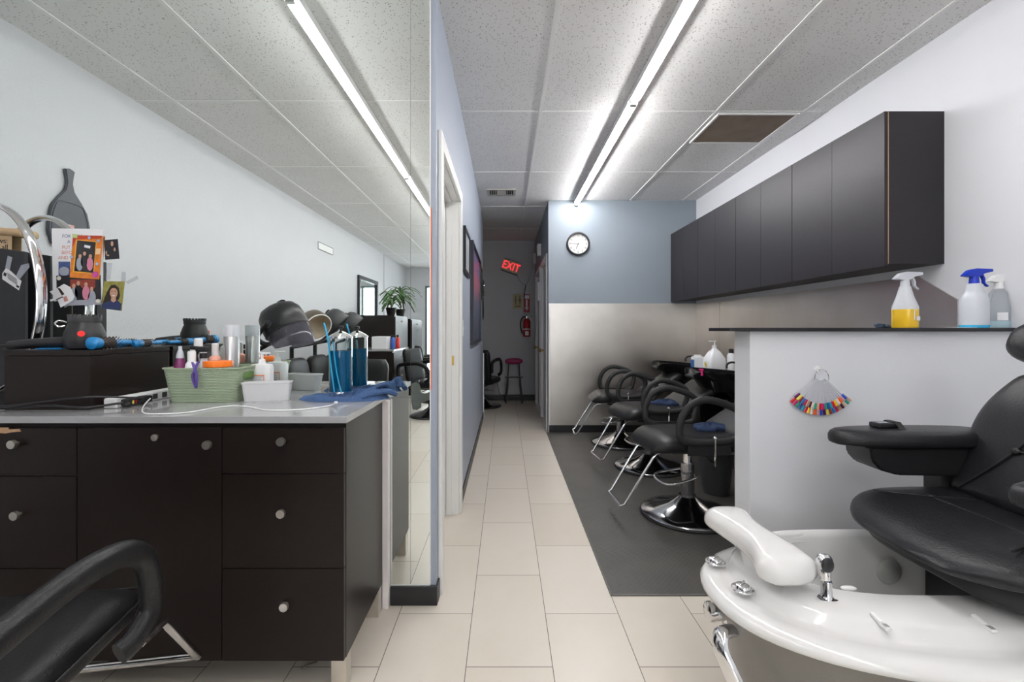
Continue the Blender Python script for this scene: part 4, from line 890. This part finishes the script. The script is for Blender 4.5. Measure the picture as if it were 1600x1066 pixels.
MB().lathe([(.044, 0), (.044, .004), (.036, .010), (.001, .011)], (1.36, 1.640, .33), 32, q=qy).build('jet_cover', mat('grey_jet_plastic', (.42, .42, .40), .4, noise=.02), g, M=PM)
MB().sq((.965, 1.30, .462), (.022, .010, .006), (2.5, 2), 20).build('spout_slot', ACRYL, g, M=PM)
for x, y in ((.935, 1.150), (1.185, 1.142)):
    l = MB().box((x, y+.015, .462), (.012, .032, .010), .003, rot=(.2, 0, 0)).box((x, y-.012, .458), (.016, .022, .008), .002).build('air_lever', WPLAST, g, M=PM)
    mm = MB()
    for i in range(3): mm.box((x-.004+.004*i, y-.014, .4625), (.0012, .014, .001))
    mm.build('lever_ribs', DGREY, l, M=PM)
MB().lathe([(.034, 0), (.034, .015), (.024, .02), (.024, .05), (.028, .052), (.028, .065), (.02, .07)], (.665, 1.372, .352), 28, q=Euler((0, -PI/2, 0)).to_quaternion()).build('supply_knob', CHROME, g, M=PM)
MB().tube([(.640, 1.30, .345), (.600, 1.285, .342), (.592, 1.268, .31), (.606, 1.25, .27), (.625, 1.235, .22)], .014, 12, smooth=5, flat=1.6).build('hand_shower', CHROME, g, M=PM)
MB().tube([(.625, 1.235, .225), (.632, 1.215, .17), (.66, 1.19, .12), (.70, 1.18, .09)], .009, 10, smooth=5).build('shower_hose', DGREY, g, M=PM)
# seat and chair
LE = LEATHER2
def cushion(rings, name, material, parent, ang=70): return MB().loft(rings).build(name, material, parent, angle=ang, M=PM)
MB().sq((1.55, 1.36, .525), (.345, .290, .045), (4, 5), 48).b2(1.46, 1.95, 1.1, 1.62, .10, .5, .02).build('chair_base', BPLAST, g, M=PM)
seat = MB()
rings = []
for j in range(21):
    ph = -PI/2+PI*j/20; cz = abs(math.cos(ph))**(2/3.2); z_ = math.copysign(abs(math.sin(ph))**(2/2.6), math.sin(ph)); ring = []
    for k in range(64):
        a = 2*PI*k/64; ca, sa = math.cos(a), math.sin(a)
        ux = math.copysign(abs(ca)**(2/3.6), ca); uy = math.copysign(abs(sa)**(2/3.6), sa)
        x = 1.50+.37*ux*cz; y = 1.345+.305*uy*cz
        dip = -.018*max(0, 1-((y-1.335)/.24)**2)*(1 if z_ > 0 else 0)
        fr = max(0, (1.32-x)/.17); z = .606+.054*z_+dip-.030*fr**2-.02*max(0, (1.15-y)/.12)**2
        ring.append(Vector((x, y, z+.0015*math.sin(9*a)*(1-abs(z_))*(1 if abs(z_) < .8 else 0))))
    rings.append(ring)
seat.loft(rings, False); seat = seat.build('seat', LE, g, angle=75, M=PM)
def surfz(x, y): return .598+.062-.018*max(0, 1-((y-1.335)/.24)**2)-.030*max(0, (1.32-x)/.17)**2
m = MB()
for pts in ([(1.24, 1.56), (1.38, 1.50), (1.60, 1.46)], [(1.24, 1.13), (1.38, 1.18), (1.60, 1.22)], [(1.38, 1.50), (1.40, 1.34), (1.38, 1.18)]): m.tube([(x, y, surfz(x, y)-.002) for x, y in pts], .0030, 8, smooth=8)
m.build('seam', BPLAST, seat, M=PM)
for x, y in ((1.38, 1.50), (1.38, 1.18)): MB().sq((x, y, surfz(x, y)), (.013, .013, .006), (2, 2), 18).build('button', LE, seat, M=PM)
# backrest
q = Euler((0, math.radians(21), 0)).to_quaternion(); org = Vector((1.555, 1.335, .62)); L = .47
def bw(t): return (.285-.02*t-.095*max(0, (t-.45)/.55)**2.2)
def bth(t): return .065*(1-.25*t)
rings = []
for i in range(29):
    t = i/28; e = max(0, (t-.9)/.1); e0 = max(0, (.06-t)/.06)
    hw = bw(t)*(1-.22*e**2.5); th = bth(t)*(1-.75*e**2.2)*(1-.5*e0)
    rings.append([org+q @ Vector((th*math.copysign(abs(math.cos(a))**.6, math.cos(a))-.004*math.cos(3*PI*t)*(1 if math.cos(a) < 0 else 0), hw*math.copysign(abs(math.sin(a))**.55, math.sin(a)), L*t)) for a in [2*PI*k/56 for k in range(56)]])
back = cushion(rings, 'backrest', LE, g)
def bp_(u, t): return org+q @ Vector((-bth(t)-.001, u, L*t))
m = MB()
for pl in ([(.20, .05), (.085, .40), (.045, .66), (.05, .93)], [(-.20, .05), (-.085, .40), (-.045, .66), (-.05, .93)], [(.085, .40), (-.085, .40)], [(.045, .66), (-.045, .66)]): m.tube([bp_(a, b) for a, b in pl], .0032, 8, smooth=6)
m.build('seam', BPLAST, back, M=PM)
for a, b in ((.085, .40), (-.085, .40), (.045, .66), (-.045, .66)): MB().sq(bp_(a, b), (.006, .012, .012), (2, 2), 18, q=q).build('button', LE, back, M=PM)
hd = org+q @ Vector((-.085, 0, L+.062))
MB().sq(hd, (.055, .185, .080), (3, 2.6), 40, q=q).build('headrest', LE, g, angle=80, M=PM)
for yc, nm in ((1.625, 'far'), (1.03, 'near')):
    sg = 1 if yc > 1.3 else -1
    # padded top with rounded front, box below
    rr = []
    for (dz, ins) in ((0, .012), (.004, .003), (.012, 0), (.03, 0), (.042, .006), (.050, .018), (.053, .04)):
        ring = []
        for k in range(48):
            a = 2*PI*k/48; ca, sa = math.cos(a), math.sin(a)
            x = 1.42+(.275-ins)*math.copysign(abs(ca)**.7, ca); y = yc+(.088-.022*max(0, -ca)-ins)*math.copysign(abs(sa)**.65, sa)
            ring.append(Vector((x, y, .790+dz)))
        rr.append(ring)
    arm = MB().loft(rr).build('armrest', LE, g, angle=70, M=PM)
    pr = [(1.235, .790), (1.24, .745), (1.27, .712), (1.33, .695), (1.68, .690), (1.69, .790)]
    MB().prism(pr, yc-.062, yc+.062, 'y', bev=.006).build('armrest_box', BPLAST, arm, M=PM)
    MB().b2(1.50, 1.66, yc-.04+.0*sg, yc+.04, .52, .70, .01).build('armrest_support', BPLAST, arm, M=PM)
rc = thing('massage_remote', 'black massage remote strapped on the far armrest of the pedicure chair', 'remote control', (1.345, 1.64, .8435), .1)
MB().box((0, 0, .009), (.085, .045, .018), .006, 3).build('remote_body', BPLAST, rc); MB().box((-.014, -.004, .0184), (.035, .016, .001)).build('display', GREYP, rc)
MB().tube([(.030, -.062, -.014), (.030, -.036, .004), (.030, -.02, .0205), (.030, .02, .0205), (.030, .036, .004), (.030, .060, -.008)], .0012, 8, flat=10, up=(0, 0, 1)).tube([(.04, .03, .01), (.055, .02, .014), (.05, -.01, .012)], .003, 8, smooth=4).build('strap', mat('black_webbing', (.02, .02, .02), .8, noise=.1), rc)
dk = box1('floor_mat', mat('black_floor_mat', (.015, .015, .015), .6, noise=.2), None, 1.22, 1.75, .52, .93, .0005, .012, bev=.003); tag(dk, 'black mat on the floor in front of the pedicure tub at the lower right', 'floor mat')
# ================================================================== STYLING CHAIRS
def styling(lab, loc, rz, seat_z=.50, nm='styling_chair', grp='styling chairs in front of counters'):
    g = chair(nm, lab, 'chair', loc, rz, grp, recline=False, seat_z=seat_z, arm_r=.0215, armz=(.455, .735), ax=(-.10, .30), fr=(.193, .27, .0) if seat_z > .54 else (.112, .15, .0), wf=.35)
    return g
fg = styling('black styling chair with padded loop arms in the lower left, before the counter', (-1.118, .895, .0005), math.radians(-80), .548)
for ch in fg.children:
    if ch.name.startswith(('armrest', 'arm_bracket')):
        s_ = 1 if sum(v.co.y for v in ch.data.vertices) > 0 else -1
        ch.data.transform(Matrix.Translation((0, s_*(.052 if ch.name.startswith('armrest') else .02), 0)))
MB().tube([(-.31, -.20, .50), (-.312, 0, .496), (-.31, .20, .50)], .003, 8, smooth=4).tube([(-.24, .2365, .50), (0, .239, .501), (.2, .238, .50)], .0028, 8, smooth=4).build('seat_piping', BPLAST, fg)
styling('black styling chair seen in the narrow mirror strip, turned to the right', (-1.02, -2.35, .0005), math.radians(200))
styling('black styling chair by the far left counter, behind the other chair in the mirror', (-1.15, -3.7, .0005), math.radians(160))
ac = styling('black salon chair tucked into the alcove at the end of the corridor', (-.36, 7.15, .0005), math.radians(-105), .46)
# ================================================================== HOOD DRYERS (seen in the mirror)
SMOKE = mat('smoky_visor', (.13, .12, .15), .12, noise=.1, trans=.45, ior=1.1, coat=.3)
BEIGE = mat('beige_hood_lining', (.55, .47, .36), .45, noise=.1, nscale=30)
BROWNH = mat('bronze_hood', (.16, .13, .10), .3, metal=.3, noise=.1)
BEIGE_ = 1
def dryer(x, y, z, lab, tilt, yaw, k=1.0, visor=True, shell=None, lining=None):
    g = thing('hood_dryer', lab, 'hair dryer', (x, y, .0005), 0, 'hood dryer chairs along the left wall')
    q = Euler((0, 0, yaw)).to_quaternion() @ Euler((0, tilt, 0)).to_quaternion()   # opening axis is local -Z tilted
    c = Vector((0, 0, z)); shell = shell or BPLAST; lining = lining or DGREY
    R = .165*k
    pr = [(.03, .17), (.08, .165), (.125, .145), (.155, .10), (.165, .04), (.166, -.02), (.158, -.045)]
    MB().lathe([(r*k, h*k) for r, h in pr]+[(.150*k, -.045*k), (.150*k, .03*k), (.12*k, .11*k), (.01, .14*k)], c, 40, q, caps=False).build('hood', shell, g, angle=60)
    MB().lathe([(.149*k, -.043*k), (.149*k, .03*k), (.118*k, .108*k), (.01, .135*k)], c, 40, q, caps=False).build('lining', lining, g, angle=60)
    MB().tube([c+q @ Vector((.161*k*math.cos(a), .161*k*math.sin(a), -.045*k)) for a in [2*PI*i/40 for i in range(40)]], .006, 8, closed=True).build('rim', WPLAST if lining is BEIGE else BPLAST, g)
    if visor:
        rings = []
        for i in range(9):
            t = i/8; r = (.162-.02*t**2)*k; ring = []
            for kk in range(25):
                a = -PI*.72+2*PI*.72*kk/24
                ring.append(c+q @ Vector((r*math.cos(a), r*math.sin(a), (-.045-.17*t*(.55+.45*math.cos(a*.62)))*k)))
            rings.append(ring)
        MB().loft(rings, False, closed=False).build('visor', SMOKE, g, angle=80)
    for s_ in (-1, 1): MB().cyl(c+q @ Vector((-.02, s_*.155*k, .02)), c+q @ Vector((-.02, s_*.180*k, .02)), .03*k, n=20).build('pivot', DGREY, g)
    MB().sq(c+q @ Vector((.05*k, 0, .172*k)), (.035*k, .03*k, .014*k), (2.5, 2.5), 18, q=q).build('switch_knob', BGLOSS, g)
    bx = -.24
    hp_ = Euler((0, 0, yaw)).to_quaternion()
    MB().tube([c+q @ Vector((-.02, -.178*k, .02)), c+q @ Vector((-.16*k, -.14*k, -.02)), c+q @ Vector((-.20*k, 0, -.06*k)), c+q @ Vector((-.16*k, .14*k, -.02)), c+q @ Vector((-.02, .178*k, .02))], .018*k, 10, smooth=5).build('yoke', BPLAST, g)
    MB().tube([c+q @ Vector((-.20*k, 0, -.06*k)), (bx, 0, z-.22), (bx, 0, .60), (bx, 0, .30)], .022, 12).build('support_post', BPLAST, g)
    # seat
    MB().sq((.06, 0, .42), (.27, .25, .075), (5, 4), 32).build('seat', LEATHER, g, angle=80)
    MB().sq((-.19, 0, .66), (.06, .245, .25), (4, 4), 32, q=Euler((0, -.12, 0)).to_quaternion()).build('backrest', LEATHER, g, angle=80)
    for s_ in (-1, 1):
        MB().sq((.04, s_*.25, .60), (.22, .028, .022), (4, 3), 24).build('armrest', BPLAST, g); MB().cyl((.16, s_*.25, .40), (.16, s_*.25, .59), .014).build('arm_post', CHROME, g); MB().cyl((-.12, s_*.25, .40), (-.12, s_*.25, .59), .014).build('arm_post', CHROME, g)
    MB().b2(-.22, .26, -.20, .20, .06, .36, .02).b2(-.18, .22, -.17, .17, 0, .06).build('base', DCHROME, g)
    return g
# hood centre sits over the seat; the opening tips toward +X
dryer(-1.86, .10, 1.225, 'black hood dryer chair with smoky visor, nearest the mirror', math.radians(-28), math.radians(8), 1.10)
dryer(-1.87, -.56, 1.23, 'hood dryer chair with beige lined bronze hood, second from the mirror', math.radians(-62), math.radians(38), .85, False, BROWNH, BEIGE)
dryer(-1.88, -1.14, 1.25, 'dark grey hood dryer chair, third from the mirror', math.radians(-52), math.radians(-15), .92, False, DGREY)
dryer(-1.89, -1.72, 1.24, 'dark grey hood dryer chair farthest from the mirror', math.radians(-52), math.radians(-15), .90, False, DGREY)
# ================================================================== LEFT WALL THINGS (seen in the mirror)
def yw(px): return 2*MY-(-XL)*F/(VX-px)        # real Y of a point on the left wall
g = thing('hand_mirror_board', 'dark grey paddle shaped board with a red sticker hanging on the left wall', 'board', (XL+.001, 1.46, 1.83))
prof = [(0, .245), (.03, .235), (.022, .20), (.018, .16), (.028, .12), (.07, .07), (.105, .02), (.122, -.05), (.124, -.12), (.105, -.18), (.06, -.215), (0, -.222)]
pts = [(-a, b) for a, b in prof]+[(a*.98, b) for a, b in prof[-2:0:-1]]
MB().prism(pts, 0, .018, 'x', bev=.004).build('panel', mat('slate_grey_board', (.10, .105, .12), .5, noise=.08), g)
rim = spline([Vector((.0185, a*.86, b*.86-.01)) for a, b in pts if b < .1], 4, True)
MB().tube(rim, .004, 6, closed=True).build('raised_rim', MATS['slate_grey_board'], g)
MB().b2(.0185, .0195, -.02, .02, -.10, -.065).build('price_sticker', mat('red_white_sticker', (.75, .35, .32), .5, noise=.6, nscale=90), g)
g = thing('tall_cabinet', 'tall narrow black cabinet standing in the left corner by the mirror', 'cabinet', (-2.20, 1.42, .0005))
MB().b2(-.18, .06, .10, .16, 0, 1.55, .003).build('body', mat('black_metal_cabinet', (.02, .021, .024), .4, noise=.1), g); MB().b2(-.07, -.066, .1601, .163, .02, 1.53).build('door_gap', mat('pale_edge', (.35, .30, .22), .4, noise=.1), g)
m = MB()
for i in range(6): m.cyl((-.10+.012*(i % 2), .16, 1.50-.022*i), (-.10+.012*(i % 2), .1615, 1.50-.022*i), .004, n=10)
m.build('rivets', KNOB, g)
g = thing('wall_plate', 'small white plate on the left wall above the dryers', 'wall plate', (XL+.001, yw(508), 2.27)); h = abs(yw(497)-yw(520))/2
MB().b2(0, .012, -h, h, -.05, .05, .003).build('plate', WPLAST, g); m = MB()
for s_ in (-1, 1): m.b2(.0121, .013, -h, h, s_*.045-.004, s_*.045+.004)
m.b2(.0121, .013, -h, -h+.008, -.045, .045).b2(.0121, .013, h-.008, h, -.045, .045).build('dark_edge', DGREY, g)
struct(box1('trim_10', WHITE_L, None, XL, XL+.018, yw(600)-.03, yw(600)+.03, .09, ZC-.002, bev=.002))
ya, yb = yw(588), yw(558); g = thing('framed_mirror', 'large black framed mirror on the left wall beyond the hood dryers', 'mirror', (XL+.001, (ya+yb)/2, 1.65)); h = (yb-ya)/2
m = MB()
for a in ((-h, h, .36, .43), (-h, h, -.43, -.36), (-h, -h+.07, -.36, .36), (h-.07, h, -.36, .36)): m.b2(0, .04, *a, bev=.008)
m.build('frame', BPLAST, g); MB().b2(.002, .01, -h+.06, h-.06, -.37, .37).build('mirror_pane', MIRRORM, g)
def plain_cab(name, lab, x0, x1, y0, y1, h, nd=1, topm=None, group=None, face='y', kn=True):
    g = thing(name, lab, 'cabinet', ((x0+x1)/2, (y0+y1)/2, .0005), 0, group); a, b = (x1-x0)/2, (y1-y0)/2
    MB().b2(-a, a, -b, b, .0, h, .003).build('body', LAM, g)
    if topm: MB().b2(-a-.015, a+.02, -b-.01, b+.01, h, h+.022, .002).build('top', topm, g)
    zs = [.06+(h-.08)*i/nd for i in range(nd+1)]
    for i in range(nd):
        for s_ in ((-1, 1) if nd < 3 else (0,)):
            y0_, y1_ = (-b+.004, b-.004) if s_ == 0 else ((-b+.004, -.002) if s_ < 0 else (.002, b-.004))
            f = MB().b2(a, a+.016, y0_, y1_, zs[i]+.003, zs[i+1]-.003, .001).build('drawer' if nd > 2 else 'door', LAM, g)
            ky = (y0_+y1_)/2 if s_ == 0 else (-.035*(1 if s_ < 0 else -1))
            MB().cyl((a+.016, ky, zs[i+1]-.07), (a+.036, ky, zs[i+1]-.07), .012, n=16).build('knob', KNOB, f)
    return g
plain_cab('drawer_cabinet', 'black drawer unit with grey top beyond the dryers, its drawers toward the room', -2.05, -1.50, -3.05, -2.12, .90, 3, QUARTZ)
plain_cab('tall_cabinet', 'tall black two door cabinet with plants on top, on the left side of the room', -2.36, -1.72, -4.05, -3.15, 1.41, 2)
plain_cab('tall_cabinet', 'lower black tall cabinet near the shopfront seen in the mirror strip', -2.36, -1.70, -5.3, -4.3, 1.38, 2)
plain_cab('drawer_cabinet', 'black drawer unit standing against the shopfront wall by the door', -1.45, -.72, -7.0, -6.55, 1.30, 3)
def leafm(): return mat('green_leaf', (.06, .14, .04), .45, noise=.4, nscale=20)
def plant(x, y, z, h, lab, sd, nl=26, pale=False, pot=True):
    rnd = random.Random(sd); g = thing('potted_plant', lab, 'plant', (x, y, z), 0, 'plants on the tall cabinets')
    MB().lathe([(.06, 0), (.085, .12), (.09, .125), (.08, .12), (.055, .02)], n=24, caps=False).cyl((0, 0, 0), (0, 0, .10), .06, .078).build('pot', BPLAST, g)
    MB().tube([(0, 0, .1), (.01, .02, h*.35), (-.01, .0, h*.65)], .009, 8, smooth=4).build('stem', mat('brown_stem', (.16, .10, .06), .8, noise=.3), g)
    m = MB()
    for i in range(nl):
        a = rnd.random()*6.28; z0 = h*(.35+.4*rnd.random()); L = h*(.35+.25*rnd.random()); up = .5+.6*rnd.random()
        pts = [Vector((0, 0, z0))+Vector((math.cos(a)*L*t, math.sin(a)*L*t, L*(up*t-1.05*t*t))) for t in (0, .25, .5, .75, 1)]
        m.tube(pts, lambda t: .003+.0012*math.sin(PI*t), 6, smooth=3, flat=4+3*0, up=(0, 0, 1))
    m.build('leaves', leafm(), g)
plant(-1.82, -3.35, 1.411, .46, 'spiky dracaena in a black pot on the tall black cabinet, nearer the mirror', 3)
plant(-1.80, -3.90, 1.411, .62, 'taller bushy plant in a pot at the far end of the tall black cabinet', 8, 44)
g = thing('tissue_box', 'white box standing on the grey topped drawer unit', 'box', (-1.72, -2.40, .9235)); MB().b2(-.10, .10, -.12, .12, 0, .17, .004).build('box_body', WPLAST, g); MB().b2(-.05, .05, -.07, .07, .1701, .172).build('opening', PAPER, g)
for i, (dx, dy, c_, lb) in enumerate(((0, 0, (.04, .12, .5), 'blue bottle among the products on the grey topped drawer unit'), (.05, -.06, (.6, .03, .03), 'red bottle among the products on the grey topped drawer unit'), (-.05, -.10, (.02, .02, .05), 'dark bottle among the products on the grey topped drawer unit'), (.02, -.14, (.7, .5, .05), 'yellow bottle among the products on the grey topped drawer unit'))):
    g = thing('product_bottle', lb, 'bottle', (-1.56+dx, -2.42+dy, .9235), 0, 'product bottles on the drawer unit')
    MB().lathe([(.025, 0), (.027, .01), (.027, .14), (.012, .16)], n=20).build('bottle_body', mat('bottle_%d' % i, c_, .3, noise=.2), g); MB().cyl((0, 0, .159), (0, 0, .19), .013, n=16).build('cap', BPLAST, g)
# ================================================================== CORRIDOR THINGS
def cw(px): return -PWX*F/(VX-px)
def frame_x(name, lab, y0, y1, z0, z1, fm, im, th=.02, grp=None):
    g = thing(name, lab, 'picture', (PWX+.0003, (y0+y1)/2, (z0+z1)/2), 0, grp); a, b = (y1-y0)/2, (z1-z0)/2; m = MB(); w_ = .025
    for q_ in ((-a, a, b-w_, b), (-a, a, -b, -b+w_), (-a, -a+w_, -b+w_, b-w_), (a-w_, a, -b+w_, b-w_)): m.b2(0, th, *q_, bev=.002)
    m.build('frame', fm, g); MB().b2(0, th*.5, -a+w_, a-w_, -b+w_, b-w_).build('print', im, g); return g
frame_x('framed_picture', 'small black framed picture on the corridor wall nearest the doorway', 3.28, 3.72, 1.60, 1.93, BPLAST, mat('pale_print', (.35, .38, .42), .4, noise=.3, nscale=6))
def artm():
    m, t, b = nmat('abstract_sunset_print'); MATS['art'] = m
    tc = t.nodes.new('ShaderNodeTexCoord'); s = t.nodes.new('ShaderNodeSeparateXYZ'); t.links.new(tc.outputs['Object'], s.inputs[0])
    n = t.nodes.new('ShaderNodeTexNoise'); n.inputs['Scale'].default_value = 3; t.links.new(tc.outputs['Object'], n.inputs['Vector'])
    f = math_node(t, 'ADD', math_node(t, 'MULTIPLY_ADD', s.outputs[2], 1.05, .4), math_node(t, 'MULTIPLY', n.outputs['Fac'], .2))
    r = t.nodes.new('ShaderNodeValToRGB'); e = r.color_ramp.elements
    e[0].color = (.05, .06, .09, 1); e[1].color = (.04, .05, .10, 1); x = e.new(.45); x.color = (.12, .13, .20, 1); x = e.new(.68); x.color = (.45, .12, .16, 1); x = e.new(.8); x.color = (.16, .12, .25, 1)
    t.links.new(f, r.inputs[0]); t.links.new(r.outputs[0], b.inputs['Base Color']); b.inputs['Roughness'].default_value = .25; return m
frame_x('canvas_picture', 'tall dark framed picture with a pinkish glow on the corridor wall', 3.92, 5.15, 1.06, 1.95, mat('navy_frame', (.02, .022, .03), .4, noise=.1), artm(), .03)
frame_x('framed_picture', 'small dark picture on the corridor wall behind the tall framed one', 5.35, 5.68, 1.55, 1.93, BPLAST, DARKP, .02)
g = thing('wall_hand_mirror', 'oval black hand mirror with chrome rim hanging near the corridor end', 'hand mirror', (PWX+.0005, 5.95, 1.66))
MB().sq((.014, 0, .06), (.014, .10, .115), (2, 2.2), 28).build('head', BPLAST, g); MB().tube([(.026, .085*math.cos(a), .06+.10*math.sin(a)) for a in [2*PI*i/30 for i in range(30)]], .005, 8, closed=True).build('chrome_rim', CHROME, g)
MB().sq((.012, 0, -.20), (.011, .022, .15), (3, 3), 20).build('handle', BPLAST, g)
g = thing('light_switch', 'white light switch on the corridor wall beside the doorway trim', 'light switch', (PWX+.0003, 3.20, 1.20)); MB().b2(0, .006, -.035, .035, -.057, .057, .002).build('plate', WPLAST, g); MB().b2(.0061, .012, -.008, .008, -.015, .015, .002).build('toggle', WPLAST, g)
# end wall
YW = YE-.0003
c = P(798.5, 417, YE); g = thing('exit_sign', 'lit red EXIT sign hanging crooked on the end wall', 'exit sign', (c.x, YW, c.z), 0); g.rotation_euler = (0, math.radians(19), 0)
MB().b2(-.145, .145, -.04, 0, -.095, .095, .004).build('housing', mat('tan_sign_face', (.55, .48, .34), .5, noise=.05), g)
MB().b2(-.15, .15, -.045, -.0, -.112, -.094, .003).b2(-.15, .15, -.045, 0, .094, .104, .003).build('trim_rail', mat('dark_green_rail', (.05, .10, .08), .5, noise=.1), g)
text('EXIT', .185, mat('lit_red_letters', (1, .05, .05), .5, emit=(1, .04, .05), estr=.8), g, (0, -.0425, -.003), sx=.80, ext=.004)
cb = MB().tube([(c.x+.10, YW-.02, c.z-.10), (c.x+.14, YW-.015, c.z-.22), (c.x+.25, YW-.015, c.z-.30), (c.x+.33, YW-.015, c.z-.12), (c.x+.37, YW-.015, c.z+.1), (c.x+.40, YW-.015, c.z+.38)], .006, 8, smooth=5); tag(cb.build('loose_cable', GREYP), 'grey cable drooping from the crooked exit sign up to the ceiling corner', 'cable')
cb = MB().tube([(c.x+.25, YW-.015, c.z-.31), (c.x+.23, YW-.015, c.z-.40), (c.x+.22, YW-.015, c.z-.55)], .007, 8, smooth=5); tag(cb.build('hanging_cable', BPLAST), 'black cable end hanging down over the extinguisher sign', 'cable')
c = P(809, 471, YE); g = thing('restroom_sign', 'tan restroom sign with two dark figures on the end wall', 'sign', (c.x, YW, c.z)); GD = mat('brown_sign_figure', (.12, .09, .05), .5, noise=.05)
MB().b2(-.08, .08, -.006, 0, -.125, .115, .002).build('plate', mat('tan_sign_plate', (.42, .34, .18), .5, noise=.08), g)
for s_ in (-1, 1):
    MB().cyl((s_*.035, -.0062, .078), (s_*.035, -.009, .078), .014, n=16).prism([(s_*.035-.012, .058), (s_*.035+.012, .058), (s_*.035+(.03 if s_ > 0 else .016), .0), (s_*.035+.010, -.002), (s_*.035+.008, -.055), (s_*.035-.008, -.055), (s_*.035-.010, -.002), (s_*.035-(.03 if s_ > 0 else .016), .0)], -.009, -.0062, 'y').build('figure', GD, g)
MB().b2(-.05, .05, -.008, -.0062, -.09, -.075).build('caption_bar', GD, g)
c = P(823, 474, YE); g = thing('extinguisher_sign', 'red and white fire extinguisher sign with a downward arrow', 'sign', (c.x, YW, c.z)); MB().b2(-.052, .052, -.004, 0, -.15, .15, .001).build('plate', mat('dull_red_sign', (.42, .03, .04), .5, noise=.05), g)
MB().b2(-.042, .042, -.006, -.0041, .075, .135).prism([(-.014, .06), (.014, .06), (.014, -.07), (.034, -.07), (0, -.135), (-.034, -.07), (-.014, -.07)], -.006, -.0041, 'y').build('arrow', PAPER, g)
c = P(823, 512, YE-.08); g = thing('fire_extinguisher', 'red fire extinguisher with black hose mounted on the end wall', 'fire extinguisher', (c.x, YE-.075, c.z-.15))
MB().lathe([(.055, 0), (.06, .012), (.06, .25), (.045, .285), (.022, .30)], n=28).build('cylinder_body', RED, g); MB().lathe([(.0605, .11), (.0605, .135)], n=28).b2(-.03, .03, -.0618, -.06, .02, .09).build('label_sticker', PAPER, g)
MB().cyl((0, 0, .298), (0, 0, .335), .018, n=16).tube([(0, 0, .33), (.06, -.02, .36), (.10, -.03, .355)], .007, 8).tube([(.0, 0, .33), (.05, -.02, .31), (.09, -.03, .25)], .007, 8).build('handle', CHROME, g)
MB().tube([(-.01, -.01, .325), (-.06, -.02, .325), (-.10, -.02, .25), (-.10, -.02, .14), (-.07, -.02, .05)], .010, 8, smooth=5).build('hose', RUBBER, g)
MB().b2(-.015, .015, .055, .0745, .05, .28).build('wall_bracket', DGREY, g)
# stool
g = thing('folding_stool', 'folding stool with a magenta cushion against the end wall', 'stool', (P(803, 600, 7.45).x, 7.45, .0005))
MB().sq((0, .04, .675), (.145, .05, .05), (3, 2.4), 32).build('cushion', mat('magenta_vinyl', (.30, .01, .08), .4, noise=.1), g)
for s_ in (-1, 1):
    MB().tube([(s_*.085, .04, .64), (s_*.095, .02, .42), (s_*.10, .0, .25), (s_*.13, -.08, .006)], .010, 8, smooth=4).build('leg', DGREY, g); MB().tube([(s_*.10, .03, .42), (s_*.12, .06, .22), (s_*.145, .13, .008)], .010, 8, smooth=4).build('leg', DGREY, g)
MB().box((0, -.0, .42), (.29, .10, .014), .004).build('seat_bar', DGREY, g); MB().cyl((-.118, -.04, .11), (.118, -.04, .11), .008).cyl((-.135, .10, .10), (.135, .10, .10), .008).build('cross_bar', DGREY, g)
# passage wall boxes
def pbox(name, lab, cat, y, z, dy, dz, dx, mt):
    g = thing(name, lab, cat, (.4932, y, z)); MB().b2(-dx, 0, -dy, dy, -dz, dz, .004).build('case', mt, g); MB().b2(-dx-.003, -dx-.0002, -dy*.7, dy*.7, -dz*.7, dz*.7, .001).build('cover', mt, g); return g
pbox('electrical_box', 'white electrical box high on the passage wall between the two doors', 'box', 6.46, 2.30, .05, .08, .05, WPLAST)
pbox('sensor_box', 'small white sensor high on the passage wall near the end', 'sensor', 7.55, 2.35, .04, .08, .04, WPLAST)
pbox('door_closer_box', 'white box on the passage wall at head height between the doors', 'box', 6.46, 1.72, .06, .13, .05, WPLAST)
# small litter
tag(MB().tube([(0, 0, 0), (.02, .012, .003), (.045, .03, .001)], .0035, 6).build('hair_pin', mat('rusty_metal', (.15, .11, .08), .5, noise=.3), M=Matrix.Translation((at(470, 1046, 0).x, at(470, 1046, 0).y, .0042))), 'small dark metal piece lying on the tiles under the counter front', 'hair pin')
